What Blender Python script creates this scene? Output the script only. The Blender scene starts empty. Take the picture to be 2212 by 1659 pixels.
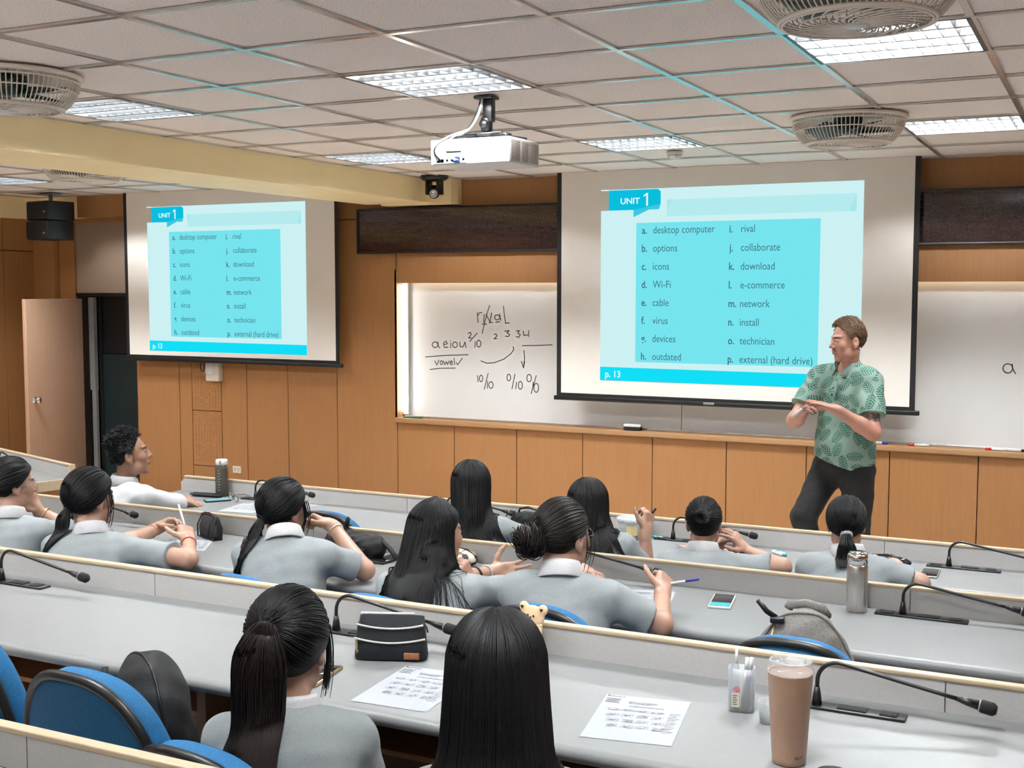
import bpy, bmesh, math, random
import numpy as np
from mathutils import Vector, Matrix
random.seed(7); rng = np.random.default_rng(7)
PI = math.pi
S = bpy.context.scene
COL = S.collection
# ---------------------------------------------------------------- camera, world, exposure
cam_d = bpy.data.cameras.new('camera'); cam_d.sensor_width = 36; cam_d.lens = 2605/2212*36
cam_d.clip_start = .02; cam_d.clip_end = 60
cam = bpy.data.objects.new('camera', cam_d); COL.objects.link(cam)
cam.location = (0, 0, 1.942); cam.rotation_euler = (PI/2-.07883, 0, .46206)
S.camera = cam
w = bpy.data.worlds.new('world'); S.world = w; w.use_nodes = True
w.node_tree.nodes['Background'].inputs[0].default_value = (.8, .82, .85, 1)
w.node_tree.nodes['Background'].inputs[1].default_value = .05
S.view_settings.view_transform = 'Standard'; S.view_settings.look = 'None'
S.view_settings.gamma = 1; S.view_settings.use_curve_mapping = False
S.view_settings.exposure = EXPOSURE = 0.85
S.cycles.use_denoising = True; S.cycles.adaptive_threshold = .015
S.cycles.max_bounces = 8; S.cycles.diffuse_bounces = 5; S.cycles.glossy_bounces = 4
S.cycles.transmission_bounces = 6; S.cycles.transparent_max_bounces = 12
S.cycles.sample_clamp_indirect = 6
TUBE = 240.0       # strength of the ceiling lamps' tubes
STRIP = 6.0         # strip lamps in the whiteboard recess
SLIDE = 2**-.85          # projected picture

# ---------------------------------------------------------------- materials
def lin(r, g, b):
    f = lambda c: (c/255/12.92) if c/255 <= .04045 else ((c/255+.055)/1.055)**2.4
    return (f(r), f(g), f(b), 1)
class NT:
    def __init__(s, name):
        s.m = bpy.data.materials.new(name); s.m.use_nodes = True; s.t = s.m.node_tree
        s.b = s.t.nodes['Principled BSDF']; s.out = s.t.nodes['Material Output']
    def n(s, typ, **kw):
        nd = s.t.nodes.new(typ)
        for k, v in kw.items():
            if k.startswith('i_'):
                key = k[2:]; nd.inputs[int(key) if key.isdigit() else key.replace('_', ' ')].default_value = v
            else: setattr(nd, k, v)
        return nd
    def l(s, a, b): s.t.links.new(a, b)
    def ramp(s, fac, stops):
        r = s.n('ShaderNodeValToRGB'); e = r.color_ramp.elements
        while len(e) < len(stops): e.new(.5)
        for q, (p, c) in zip(e, stops): q.position = p; q.color = c
        s.l(fac, r.inputs[0]); return r.outputs[0]
    def math(s, op, a, b=None, c=None):
        nd = s.n('ShaderNodeMath', operation=op)
        for i, v in enumerate((a, b, c)):
            if v is None: continue
            if isinstance(v, (int, float)): nd.inputs[i].default_value = v
            else: s.l(v, nd.inputs[i])
        return nd.outputs[0]
    def bump(s, h, strength=.3, dist=.002):
        b = s.n('ShaderNodeBump'); b.inputs['Strength'].default_value = strength; b.inputs['Distance'].default_value = dist
        s.l(h, b.inputs['Height']); s.l(b.outputs[0], s.b.inputs['Normal'])
def scale(c, k): return (min(c[0]*k, 1), min(c[1]*k, 1), min(c[2]*k, 1), 1)
def mat(name, col, rough=.5, metal=0., noise=None, amount=.12, bump=0., stretch=(1, 1, 1), **kw):
    """plain surface with a faint procedural variation"""
    N = NT(name); N.b.inputs['Roughness'].default_value = rough; N.b.inputs['Metallic'].default_value = metal
    N.b.inputs['Base Color'].default_value = col
    for k, v in kw.items(): N.b.inputs[k.replace('_', ' ')].default_value = v
    if noise:
        tc = N.n('ShaderNodeTexCoord'); mp = N.n('ShaderNodeMapping'); mp.inputs['Scale'].default_value = stretch
        N.l(tc.outputs['Object'], mp.inputs[0])
        nz = N.n('ShaderNodeTexNoise', i_Scale=noise, i_Detail=4.0); N.l(mp.outputs[0], nz.inputs['Vector'])
        N.l(N.ramp(nz.outputs[0], [(.25, scale(col, 1-amount)), (.75, scale(col, 1+amount))]), N.b.inputs['Base Color'])
        if bump: N.bump(nz.outputs[0], bump)
    return N.m
def emit(name, col, strength):
    N = NT(name); N.b.inputs['Base Color'].default_value = (0, 0, 0, 1); N.b.inputs['Specular IOR Level'].default_value = 0
    N.b.inputs['Emission Color'].default_value = col; N.b.inputs['Emission Strength'].default_value = strength
    return N.m
def wood(name, c1, c2, rough=.42, sc=(14, 14, .9), spec=.4):
    N = NT(name); tc = N.n('ShaderNodeTexCoord'); mp = N.n('ShaderNodeMapping'); mp.inputs['Scale'].default_value = sc
    N.l(tc.outputs['Object'], mp.inputs[0])
    a = N.n('ShaderNodeTexNoise', i_Scale=3.0, i_Detail=6.0, i_Roughness=.6, i_Distortion=.6); N.l(mp.outputs[0], a.inputs['Vector'])
    m2 = N.n('ShaderNodeMapping'); m2.inputs['Scale'].default_value = tuple(v*6 for v in sc); N.l(tc.outputs['Object'], m2.inputs[0])
    b = N.n('ShaderNodeTexNoise', i_Scale=4.0, i_Detail=3.0); N.l(m2.outputs[0], b.inputs['Vector'])
    f = N.math('ADD', N.math('MULTIPLY', a.outputs[0], .7), N.math('MULTIPLY', b.outputs[0], .3))
    N.l(N.ramp(f, [(.3, c1), (.7, c2)]), N.b.inputs['Base Color'])
    N.b.inputs['Roughness'].default_value = rough; N.b.inputs['Specular IOR Level'].default_value = spec
    N.bump(f, .06, .001)
    return N.m
M = {}
M['wood'] = wood('beech_panel', (.325, .153, .057, 1), (.372, .18, .072, 1), spec=.25)
M['wood2'] = wood('beech_trim', (.345, .185, .08, 1), (.41, .23, .11, 1), sc=(.9, 14, 14))
M['palewood'] = wood('pale_edge', (.40, .31, .20, 1), (.48, .38, .265, 1), sc=(.8, 20, 20))
M['doorwood'] = wood('door_veneer', (.46, .275, .18, 1), (.50, .315, .215, 1))
M['shadewood'] = wood('underside_shade', (.05, .018, .010, 1), (.09, .03, .015, 1))  # reddish wood darkened to hold the shade under the worktops
M['seam'] = mat('dark_seam', (.05, .022, .01, 1), .8)  # dark backing that shows in the joints between panels
M['cream'] = mat('cream_paint', (.95, .77, .43, 1), .5, noise=3, amount=.04)
M['laminate'] = mat('white_laminate', (.195, .197, .197, 1), .42, noise=60, amount=.025, Specular_IOR_Level=.5)
M['panelgrey'] = mat('grey_laminate', (.40, .39, .375, 1), .45, noise=90, amount=.05)
M['black'] = mat('black_plastic', (.0055, .0055, .006, 1), .38, noise=40, amount=.2)
M['blacksoft'] = mat('black_foam', (.005, .005, .0055, 1), .85, noise=200, amount=.4, bump=.6)
M['blackcloth'] = mat('black_nylon', (.005, .0052, .0058, 1), .72, noise=120, amount=.35, bump=.4)
M['white'] = mat('white_plastic', (.66, .66, .645, 1), .35, noise=30, amount=.03)
M['ivory'] = mat('ivory_plastic', (.60, .54, .45, 1), .45, noise=30, amount=.05)
M['chrome'] = mat('chrome', (.75, .75, .76, 1), .12, 1., noise=20, amount=.03)
M['steel'] = mat('brushed_steel', (.58, .56, .53, 1), .3, 1., noise=30, amount=.12, stretch=(6, 6, .3))
M['gold'] = mat('gold_metal', (.75, .56, .28, 1), .3, 1., noise=30, amount=.05)
M['floor'] = mat('floor_tiles', (.72, .66, .60, 1), .5, noise=8, amount=.15)
M['tbar'] = mat('tbar_paint', (.62, .60, .57, 1), .2, .8, noise=10, amount=.05)
M['board'] = mat('whiteboard_enamel', (.76, .76, .75, 1), .35, noise=2, amount=.03)
M['fabric_blue'] = mat('blue_upholstery', (.005, .108, .26, 1), .8, noise=220, amount=.25, bump=.4)
M['fabric_blue2'] = mat('blue_upholstery_back', (.008, .092, .215, 1), .85, noise=220, amount=.25, bump=.4)
M['screen'] = mat('screen_fabric', (.80, .755, .70, 1), .8, noise=4, amount=.02)
M['blind'] = mat('beige_blind', (.30, .215, .155, 1), .8, noise=150, amount=.05)
M['darkteal'] = mat('dark_board', (.006, .016, .019, 1), .35, noise=3, amount=.2)
M['grey'] = mat('grey_metal', (.28, .28, .28, 1), .4, .4, noise=10, amount=.1)
M['paper'] = mat('white_paper', (.34, .357, .385, 1), .7, noise=6, amount=.02)
M['ink'] = mat('black_ink', (.03, .03, .035, 1), .5, noise=50, amount=.2)
M['print'] = mat('grey_print', (.22, .22, .23, 1), .7, noise=90, amount=.8)
# ---------------------------------------------------------------- mesh helpers
class MB:
    """collects shapes for one mesh"""
    def __init__(s): s.v = []; s.f = []; s.sm = []; s.mi = []; s.cur = 0
    def add(s, v, f, smooth=False):
        o = len(s.v); s.v += [tuple(p) for p in v]; s.f += [tuple(i+o for i in q) for q in f]
        s.sm += [smooth]*len(f); s.mi += [s.cur]*len(f); return s
    def box(s, x0, x1, y0, y1, z0, z1):
        v = [(x, y, z) for x in (x0, x1) for y in (y0, y1) for z in (z0, z1)]
        return s.add(v, [(0, 1, 3, 2), (4, 6, 7, 5), (0, 4, 5, 1), (2, 3, 7, 6), (0, 2, 6, 4), (1, 5, 7, 3)])
    def bbox(s, x0, x1, y0, y1, z0, z1, b=.004, seg=2):
        bm = bmesh.new(); bmesh.ops.create_cube(bm, size=1)
        for q in bm.verts: q.co = ((x0+x1)/2+q.co.x*(x1-x0), (y0+y1)/2+q.co.y*(y1-y0), (z0+z1)/2+q.co.z*(z1-z0))
        bmesh.ops.bevel(bm, geom=bm.edges[:], offset=b, segments=seg, profile=.5, affect='EDGES')
        return s.bm(bm, True)
    def bm(s, bm, smooth=False):
        bm.verts.index_update()
        s.add([q.co[:] for q in bm.verts], [[q.index for q in f.verts] for f in bm.faces], smooth); bm.free(); return s
    def tube(s, pts, r, n=10, caps=True, smooth=True):
        P = [Vector(p) for p in pts]; R = r if hasattr(r, '__len__') else [r]*len(P)
        v = []; f = []; up = None
        for i, p in enumerate(P):
            t = ((P[min(i+1, len(P)-1)]-P[max(i-1, 0)])).normalized()
            if up is None: up = Vector((0, 0, 1)) if abs(t.z) < .9 else Vector((1, 0, 0))
            a = (up-t*up.dot(t)).normalized(); b = t.cross(a); up = a
            for k in range(n):
                an = 2*PI*k/n; v.append(p+(a*math.cos(an)+b*math.sin(an))*R[i])
        for i in range(len(P)-1):
            for k in range(n):
                k2 = (k+1) % n; f.append((i*n+k, i*n+k2, (i+1)*n+k2, (i+1)*n+k))
        if caps: f.append(tuple(range(n-1, -1, -1))); f.append(tuple((len(P)-1)*n+k for k in range(n)))
        return s.add(v, f, smooth)
    def lathe(s, prof, c=(0, 0, 0), n=32, smooth=True, sx=1, sy=1, axis='z'):
        v = []; f = []
        for (r, z) in prof:
            for k in range(n):
                a = 2*PI*k/n; x, y = r*math.cos(a)*sx, r*math.sin(a)*sy
                p = (x, y, z) if axis == 'z' else ((x, -z, y) if axis == 'y' else (z, x, y))
                v.append((c[0]+p[0], c[1]+p[1], c[2]+p[2]))
        m = len(prof)
        for i in range(m-1):
            for k in range(n):
                k2 = (k+1) % n; f.append((i*n+k, i*n+k2, (i+1)*n+k2, (i+1)*n+k))
        if prof[0][0] > 1e-6: f.append(tuple(range(n-1, -1, -1)))
        if prof[-1][0] > 1e-6: f.append(tuple((m-1)*n+k for k in range(n)))
        return s.add(v, f, smooth)
    def prism(s, poly, d0, d1, plane='xz', smooth=False):
        """polygon (u,v) given an extent along the third axis"""
        P = lambda u, v, d: {'xz': (u, d, v), 'xy': (u, v, d), 'yz': (d, u, v)}[plane]
        n = len(poly); v = [P(a, b, d0) for a, b in poly]+[P(a, b, d1) for a, b in poly]
        f = [tuple(range(n)), tuple(range(2*n-1, n-1, -1))]+[(i, i+n, (i+1) % n+n, (i+1) % n) for i in range(n)]
        return s.add(v, f, smooth)
    def loft(s, rings, smooth=True, caps=True):
        n = len(rings[0]); v = [p for r in rings for p in r]; f = []
        for i in range(len(rings)-1):
            for k in range(n):
                k2 = (k+1) % n; f.append((i*n+k, i*n+k2, (i+1)*n+k2, (i+1)*n+k))
        if caps: f.append(tuple(range(n-1, -1, -1))); f.append(tuple((len(rings)-1)*n+k for k in range(n)))
        return s.add(v, f, smooth)
    def xf(s, loc=(0, 0, 0), rz=0, rx=0, ry=0):
        m = Matrix.Translation(loc) @ Matrix.Rotation(rz, 4, 'Z') @ Matrix.Rotation(ry, 4, 'Y') @ Matrix.Rotation(rx, 4, 'X')
        s.v = [tuple(m @ Vector(p)) for p in s.v]; return s
    def build(s, name, mats, parent=None, recalc=True, loc=None):
        me = bpy.data.meshes.new(name); me.from_pydata(s.v, [], s.f)
        me.polygons.foreach_set('use_smooth', s.sm); me.polygons.foreach_set('material_index', s.mi)
        if recalc:
            b = bmesh.new(); b.from_mesh(me); bmesh.ops.recalc_face_normals(b, faces=b.faces); b.to_mesh(me); b.free()
        for m in (mats if isinstance(mats, (list, tuple)) else [mats]): me.materials.append(m)
        o = bpy.data.objects.new(name, me); COL.objects.link(o)
        if loc: o.location = loc
        if parent: o.parent = parent
        return o
def tag(o, label=None, cat=None, group=None, kind=None):
    if label: o['label'] = label
    if cat: o['category'] = cat
    if group: o['group'] = group
    if kind: o['kind'] = kind
    return o
def thing(name, label, cat, loc=(0, 0, 0), rz=0, group=None, tilt=0):
    o = bpy.data.objects.new(name, None); COL.objects.link(o); o.empty_display_size = .05
    o.location = loc; o.rotation_euler = (tilt, 0, rz); return tag(o, label, cat, group)
def struct(name, mb, m, label=None):
    o = mb.build(name, m); o['kind'] = 'structure'
    if label: o['label'] = label
    return o
def kids(o): return [c for c in bpy.data.objects if c.parent == o]
def dup(root, label=None, loc=None, rz=None):
    ch = {}
    for o in bpy.data.objects:
        if o.parent: ch.setdefault(o.parent.name, []).append(o)
    def cp(o, par):
        c = o.copy(); COL.objects.link(c); c.parent = par
        for k in ch.get(o.name, []): cp(k, c)
        return c
    r = cp(root, None)
    if label: r['label'] = label
    if loc is not None: r.location = loc
    if rz is not None: r.rotation_euler = (r.rotation_euler[0], 0, rz)
    return r
FONT = None
def text_mesh(body, x, z, height, width=None, bold=0., align='LEFT'):
    """(verts, faces) of flat lettering in the xz plane, baseline at z, cap height given"""
    cu = bpy.data.curves.new('t', 'FONT'); cu.body = body; cu.size = 1; cu.resolution_u = 3; cu.offset = bold; cu.fill_mode = 'FRONT'
    o = bpy.data.objects.new('t', cu); COL.objects.link(o)
    dg = bpy.context.evaluated_depsgraph_get(); me = o.evaluated_get(dg).to_mesh()
    v = np.array([q.co[:] for q in me.vertices]); f = [list(p.vertices) for p in me.polygons]
    o.evaluated_get(dg).to_mesh_clear(); bpy.data.objects.remove(o); bpy.data.curves.remove(cu)
    k = height/.73; kx = k
    x0, x1 = v[:, 0].min(), v[:, 0].max()
    if width: kx = width/(x1-x0)
    return [(x+(a-x0)*kx, 0, z+b*k) for a, b, _ in v], f

# ================================================================ the room
CEIL = 2.8; XL, XR, YB, YF = -9.33, 2.5, -2.5, 8.45
Tn = .6
DESK_Z = {1: .745, 2: .835, 3: .925, 4: 1.015}
FLOOR_Z = {1: 0., 2: .09, 3: .18, 4: .27}
PANEL_Y = {1: 5.5, 2: 4.25, 3: 3.0, 4: 1.59}
NEAR_Y = {1: 5.03, 2: 3.71, 3: 2.39, 4: .98}
m = MB(); m.box(XL-.1, XR+.1, YB, 8.7, -.1, 0)
for r in (2, 3, 4):
    m.box(XL, XR, YB, PANEL_Y[r]+.02, 0, FLOOR_Z[r])
struct('floor', m, M['floor'])
# ---- front wall: veneer panels with dark joints, openings for whiteboard and side doorway
BX0, BX1, BZ0, BZ1 = -5.265, 1.6, .885, 1.985
m = MB(); g = .0035
def panel(x0, x1, z0, z1, y0=YF, y1=YF+.05): m.box(x0+g, x1-g, y0, y1, z0+g, z1-g)
xs = [-5.265-.0, -4.728, -4.167, -3.604, -3.04, -2.474, -1.898, -1.332, -.765, -.2, .365, .93, 1.495, XR]
for a, b in zip(xs, xs[1:]):
    panel(a, b, .06, .845)
panel(BX0, XR, 1.985, 2.515); panel(BX0, XR, 2.515, 2.8); panel(BX1, XR, .885, 1.985)
for a, b in ((-5.863, BX0), (-6.375, -5.863), (-6.823, -6.375), (-7.108, -6.823), (-7.591, -7.444), (-8.1, -7.591)):
    panel(a, b, .06, 2.515); panel(a, b, 2.515, 2.8)
for z0, z1 in ((.06, .345), (.345, .846), (.846, 2.515), (2.515, 2.8)): panel(-7.444, -7.108, z0, z1)
panel(-8.85, -8.1, 2.56, 2.8); panel(-9.05, -8.85, 0, 2.8); panel(XL, -9.05, 0, 2.8, YF-.06)
m.cur = 1; m.box(XL, XR, YF+.16, YF+.2, 0, 2.8)
m.box(XL, -8.85, YF+.045, YF+.16, 0, 2.8); m.box(-8.1, BX0-.02, YF+.045, YF+.16, 0, 2.8); m.box(-8.85, -8.1, YF+.045, YF+.16, 2.56, 2.8)
m.box(BX0-.02, XR, YF+.045, YF+.16, 0, .85); m.box(BX0-.02, XR, YF+.045, YF+.16, 2.12, 2.8)
m.cur = 2
for i in range(9):
    for j in range(22):     # perforated acoustic panels
        x = -7.41+.033*i; z = .39+.0205*j
        if rng.random() < .75: m.box(x, x+.006, YF-.0008, YF, z, z+.006)
    for j in range(26):
        x = -7.41+.033*i; z = .88+.0205*j
        if rng.random() < .75: m.box(x, x+.006, YF-.0008, YF, z, z+.006)
struct('wall_front', m, [M['wood'], M['seam'], M['shadewood']])
m = MB(); m.bbox(-8.1, XR, YF-.012, YF+.02, 0, .06)
struct('baseboard_front', m, M['wood2'])
m = MB()      # left wall with tall veneer panels
for k in range(18):
    y0 = YB+.62*k; y1 = min(y0+.62, YF)
    m.box(XL-.05, XL, y0+g, y1-g, 0, 2.3-g); m.box(XL-.05, XL, y0+g, y1-g, 2.3+g, CEIL)
m.cur = 1; m.box(XL-.1, XL-.045, YB, 8.65, 0, CEIL)
struct('wall_left', m, [M['wood'], M['seam']])
m = MB()
for k in range(18):
    y0 = YB+.62*k; y1 = min(y0+.62, YF)
    m.box(XR, XR+.05, y0+g, y1-g, 0, CEIL)
m.cur = 1; m.box(XR+.045, XR+.1, YB, 8.65, 0, CEIL)
struct('wall_right', m, [M['wood'], M['seam']])
m = MB(); m.box(XL-.1, XR+.1, YB-.1, YB, 0, CEIL); struct('wall_back', m, M['white'])
# ---- recess lining and ledge of the whiteboard
m = MB()
m.box(BX0-.02, BX0, YF+.0, YF+.16, .86, 2.1); m.box(BX0, XR, YF+.04, YF+.16, 2.06, 2.1); m.box(BX1, BX1+.02, YF, YF+.16, .86, 2.1)
m.bbox(BX0-.005, XR, YF-.05, YF+.155, .845, .885, .006)
struct('trim_1', m, M['wood2'])
m = MB(); m.box(BX0+.05, BX1-.05, YF+.03, YF+.075, .885, .893); m.bbox(BX0+.05, BX1-.05, YF+.028, YF+.034, .885, .9, .002)
struct('trim_2', m, M['tbar'])
# ---- cornice and beam
m = MB(); m.box(XL, -8.66, YF-.13, YF, 2.6, CEIL); struct('trim_3', m, M['cream'])
m = MB(); m.box(XL, XL+.14, YB, YF-.13, 2.6, CEIL); struct('trim_6', m, M['cream'])
m = MB(); m.box(-8.66, -8.0, YF-.13, YF, 2.6, CEIL); struct('trim_4', m, M['wood'])
m = MB(); m.box(-5.45, -4.85, YB, 8.3, 2.62, CEIL-.001); m.box(-5.3, -4.655, 8.28, YF, 2.605, CEIL-.001)
struct('ceiling_beam', m, M['cream'])
# ---- ceiling: mineral tiles in a T-bar grid
def lines(lo, hi, at): 
    k0 = math.ceil((lo-at)/Tn); L = [lo]+[at+Tn*k for k in range(k0, int((hi-at)/Tn)+1)]
    L = [v for v in L if lo+.02 < v < hi-.02 or v == lo]; return L+[hi]
XA = lines(XL, -5.45, -8.25); XB = lines(-4.85, XR, -2.836); YL = lines(YB, YF, 2.928)
LIGHTS = [(x, y) for x in (-4.636, -2.836, -1.036) for y in (6.528, 4.128, 1.728, -.672)]+[(.764, 4.128)]+[(x, y) for x in (-8.25, -6.45) for y in (6.528, 4.128, 1.728) if (x, y) != (-6.45, 6.528)]  # unseen inner left column and lone right lamp are added to brighten those sides
def islight(x, y): return any(abs(x-a) < .05 and abs(y-b) < .05 for a, b in LIGHTS)
m = MB()
for X in (XA, XB):
    for a, b in zip(X, X[1:]):
        for c, d in zip(YL, YL[1:]):
            if islight(a, c): continue
            m.box(a+.001, b-.001, c+.001, d-.001, CEIL+.006, CEIL+.02)
m.box(-5.45, -4.85, YB, YF, CEIL, CEIL+.02); m.cur = 1; m.box(XL-.1, XR+.1, YB-.1, 8.7, CEIL+.16, CEIL+.2)
N = NT('mineral_tile'); tc = N.n('ShaderNodeTexCoord')
nz = N.n('ShaderNodeTexNoise', i_Scale=170.0, i_Detail=3.0); N.l(tc.outputs['Object'], nz.inputs['Vector'])
N.l(N.ramp(nz.outputs[0], [(.36, (.68, .59, .535, 1)), (.5, (.90, .81, .745, 1))]), N.b.inputs['Base Color'])
N.b.inputs['Roughness'].default_value = .9; N.bump(nz.outputs[0], .25, .003); M['tile'] = N.m
struct('ceiling', m, [M['tile'], M['seam']])
m = MB(); hw = .0125
for X in (XA, XB):
    for a in X: m.box(a-hw, a+hw, YB, YF, CEIL-.003, CEIL+.005)
    for c in YL: m.box(X[0], X[-1], c-hw, c+hw, CEIL-.0035, CEIL+.004)
struct('trim_5', m, M['tbar'])
# ---- side doorway: dark glazing, blind, open door leaf
m = MB(); m.box(-8.62, -8.1, YF+.11, YF+.13, 1.33, 1.87); m.cur = 1; m.box(-8.62, -8.1, YF+.1, YF+.13, 0, 1.322)
m.cur = 2; m.box(-8.72, -8.655, YF+.03, YF+.07, .98, 1.86); m.box(-8.71, -8.66, YF+.04, YF+.07, 0, .98)
m.cur = 3; m.box(-8.85, -8.72, YF+.02, YF+.13, 0, 1.87); m.box(-8.66, -8.62, YF+.09, YF+.13, 0, 1.87)
o = struct('window_1', m, [mat('night_glass', (.004, .005, .007, 1), .3, noise=4, amount=.2), M['darkteal'], M['grey'], M['black']])
t = thing('roller_blind', 'beige roller blind with black bottom bar half lowered over dark opening in corner', 'blind', (-8.5, YF+.02, 1.87))
m = MB(); m.box(-.345, .4, -.002, .002, .03, .75); m.build('blind_fabric', M['blind'], t)
m = MB(); m.bbox(-.355, .4, -.014, .014, 0, .032, .006); m.build('bottom_bar', M['black'], t)
t = thing('door_1', 'open beech door leaf with round steel knob', 'door', (-8.77, 8.43, 0), math.radians(-81.5)); t['kind'] = 'structure'
m = MB(); m.bbox(0, .775, -.02, .02, .0, 1.85, .003); m.build('door_leaf', M['doorwood'], t)
m = MB()
m.lathe([(.033, 0), (.033, .006), (.012, .01), (.012, .03), (.027, .036), (.031, .05), (.026, .063), (.01, .068), (0, .068)], (.70, .02, .945), 20, axis='y')
for i in range(len(m.v)): m.v[i] = (m.v[i][0], .04-m.v[i][1]+.0, m.v[i][2])
m2 = MB(); m2.lathe([(.033, 0), (.033, .006), (.012, .01), (.012, .03), (.027, .036), (.031, .05), (.026, .063), (.01, .068), (0, .068)], (0, 0, 0), 20)
m2.xf((.70, .02, .945), rx=-PI/2); m2.build('door_knob', M['chrome'], t)
# ---- ceiling lamps
M['tube'] = emit('lamp_tube', (.93, .97, 1, 1), TUBE)
M['reflector'] = mat('lamp_reflector', (.020, .0205, .021, 1), .4, noise=10, amount=.03)
M['louvre'] = mat('louvre_aluminium', (.028, .029, .030, 1), .35, 0, noise=8, amount=.03)
def make_light():
    t = thing('ceiling_light', '', 'ceiling light', (0, 0, 0), 0, group='square louvred ceiling lights')
    m = MB(); h = .286
    for a in (-1, 1):
        m.box(*sorted((a*.299, a*.284)), -.299, .299, -.004, .10); m.box(-.299, .299, *sorted((a*.299, a*.284)), -.004, .10)
    m.box(-.299, .299, -.299, .299, .10, .11); m.build('housing', M['reflector'], t)
    m = MB()
    for k in range(1, 4): m.box(-h, h, -.286+.143*k-.008, -.286+.143*k+.008, .0, .026)
    for k in range(1, 11): x = -h+.052*k; m.prism([(x-.0012, 0), (x+.0012, 0), (x+.005, .026), (x-.005, .026)], -h, h)
    m.build('louvre', M['louvre'], t)
    for k in range(4):
        m = MB(); y = -.2145+.143*k; m.tube([(-.27, y, .066), (.27, y, .066)], .013, 8); m.build('lamp_tube', M['tube'], t)
    return t
LBL = {(-2.836, 4.128): 'square louvred ceiling light above the hanging projector', (-4.636, 6.528): 'square louvred ceiling light near the end of the yellow beam, behind the projector',
       (-2.836, 6.528): 'square louvred ceiling light above the large right projection screen', (-4.636, 4.128): 'square louvred ceiling light beside the leftmost round fan, along the yellow beam',
       (-1.036, 4.128): 'square louvred ceiling light partly hidden by the largest round ceiling fan', (-1.036, 6.528): 'square louvred ceiling light at the right edge near the front wall',
       (-8.25, 6.528): 'square louvred ceiling light left of the beam at the left edge of the photo'}
L0 = make_light(); first = True
for (x, y) in LIGHTS:
    t = L0 if first else dup(L0); first = False
    t.location = (x+.3, y+.3, CEIL+.0)
    t['label'] = LBL.get((x, y), 'square louvred ceiling light out of view, one of a set partly added for brightness')
# ---- round ceiling fans
M['fanpl'] = mat('fan_ivory', (.82, .74, .65, 1), .4, noise=20, amount=.04)
M['fanblade'] = mat('fan_blade_teal', (.02, .06, .055, 1), .35, noise=10, amount=.1)
def make_fan():
    t = thing('ceiling_fan', '', 'fan', group='round basket ceiling fans')
    m = MB(); m.lathe([(.20, .0), (.285, 0), (.288, -.008), (.28, -.016), (.262, -.018), (.255, -.008), (.20, -.004)], n=64); m.build('mounting_ring', M['fanpl'], t)
    m = MB(); prof = [(.262, -.014), (.272, -.03), (.268, -.055), (.25, -.09), (.225, -.118), (.208, -.13)]
    for k in range(84):
        a = 2*PI*k/84; m.tube([(r*math.cos(a), r*math.sin(a), z) for r, z in prof], .0026, 4, False)
    for r, z, q in ((.272, -.03, .004), (.262, -.07, .003), (.208, -.132, .007), (.198, -.137, .004)):
        m.tube([(r*math.cos(2*PI*k/72), r*math.sin(2*PI*k/72), z) for k in range(73)], q, 5, False)
    m.build('side_grille', M['fanpl'], t)
    m = MB()
    for k in range(26):
        a0 = 2*PI*k/26; m.tube([((.035+.163*s)*math.cos(a0+1.25*s), (.035+.163*s)*math.sin(a0+1.25*s), -.142+.008*s*s) for s in np.linspace(0, 1, 8)], .0028, 4, False)
    for r in (.085, .15): m.tube([(r*math.cos(2*PI*k/60), r*math.sin(2*PI*k/60), -.139) for k in range(61)], .0022, 4, False)
    m.build('bottom_grille', M['fanpl'], t)
    m = MB(); m.lathe([(0, -.150), (.02, -.150), (.036, -.145), (.036, -.136), (0, -.136)], n=28); m.build('hub_cap', M['white'], t)
    m = MB(); m.lathe([(0, -.004), (.07, -.004), (.075, -.05), (.06, -.08), (.02, -.085), (0, -.085)], n=28); m.build('motor', M['fanblade'], t)
    for k in range(5):
        m = MB(); r0 = []; 
        for s in np.linspace(0, 1, 6):
            r = .05+.165*s; wd = .03+.045*s
            r0.append([(r, -wd, -.085-.0), (r, wd, -.045), (r, wd, -.042), (r, -wd, -.082)])
        m.loft(r0, True); m.xf(rz=2*PI*k/5+.3); m.build('blade', M['fanblade'], t)
    return t
F0 = make_fan()
FANS = [((-.65, 3.40), 'large round basket fan on the ceiling at the top right corner'),
        ((-1.22, 6.22), 'small looking round basket fan on the ceiling above the right screen corner'),
        ((-4.0, 3.50), 'round basket fan cut off by the left edge of the photo, above the yellow beam'),
        ((-6.245, 6.08), 'round basket fan on the ceiling left of the beam, above the left screen')]
for i, ((x, y), l) in enumerate(FANS):
    t = F0 if i == 0 else dup(F0); t.location = (x, y, CEIL-.004); t['label'] = l
# ---- smoke detector
t = thing('smoke_detector', 'small round white smoke detector on the ceiling above the right screen', 'smoke detector', (-2.5, 7.31, CEIL))
m = MB(); m.lathe([(.052, 0), (.052, -.014), (.046, -.02)], n=32); m.build('base', M['ivory'], t)
m = MB(); m.lathe([(.046, -.018), (.044, -.034), (.03, -.044), (0, -.046)], n=32); m.build('sensor_cap', M['white'], t)
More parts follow.
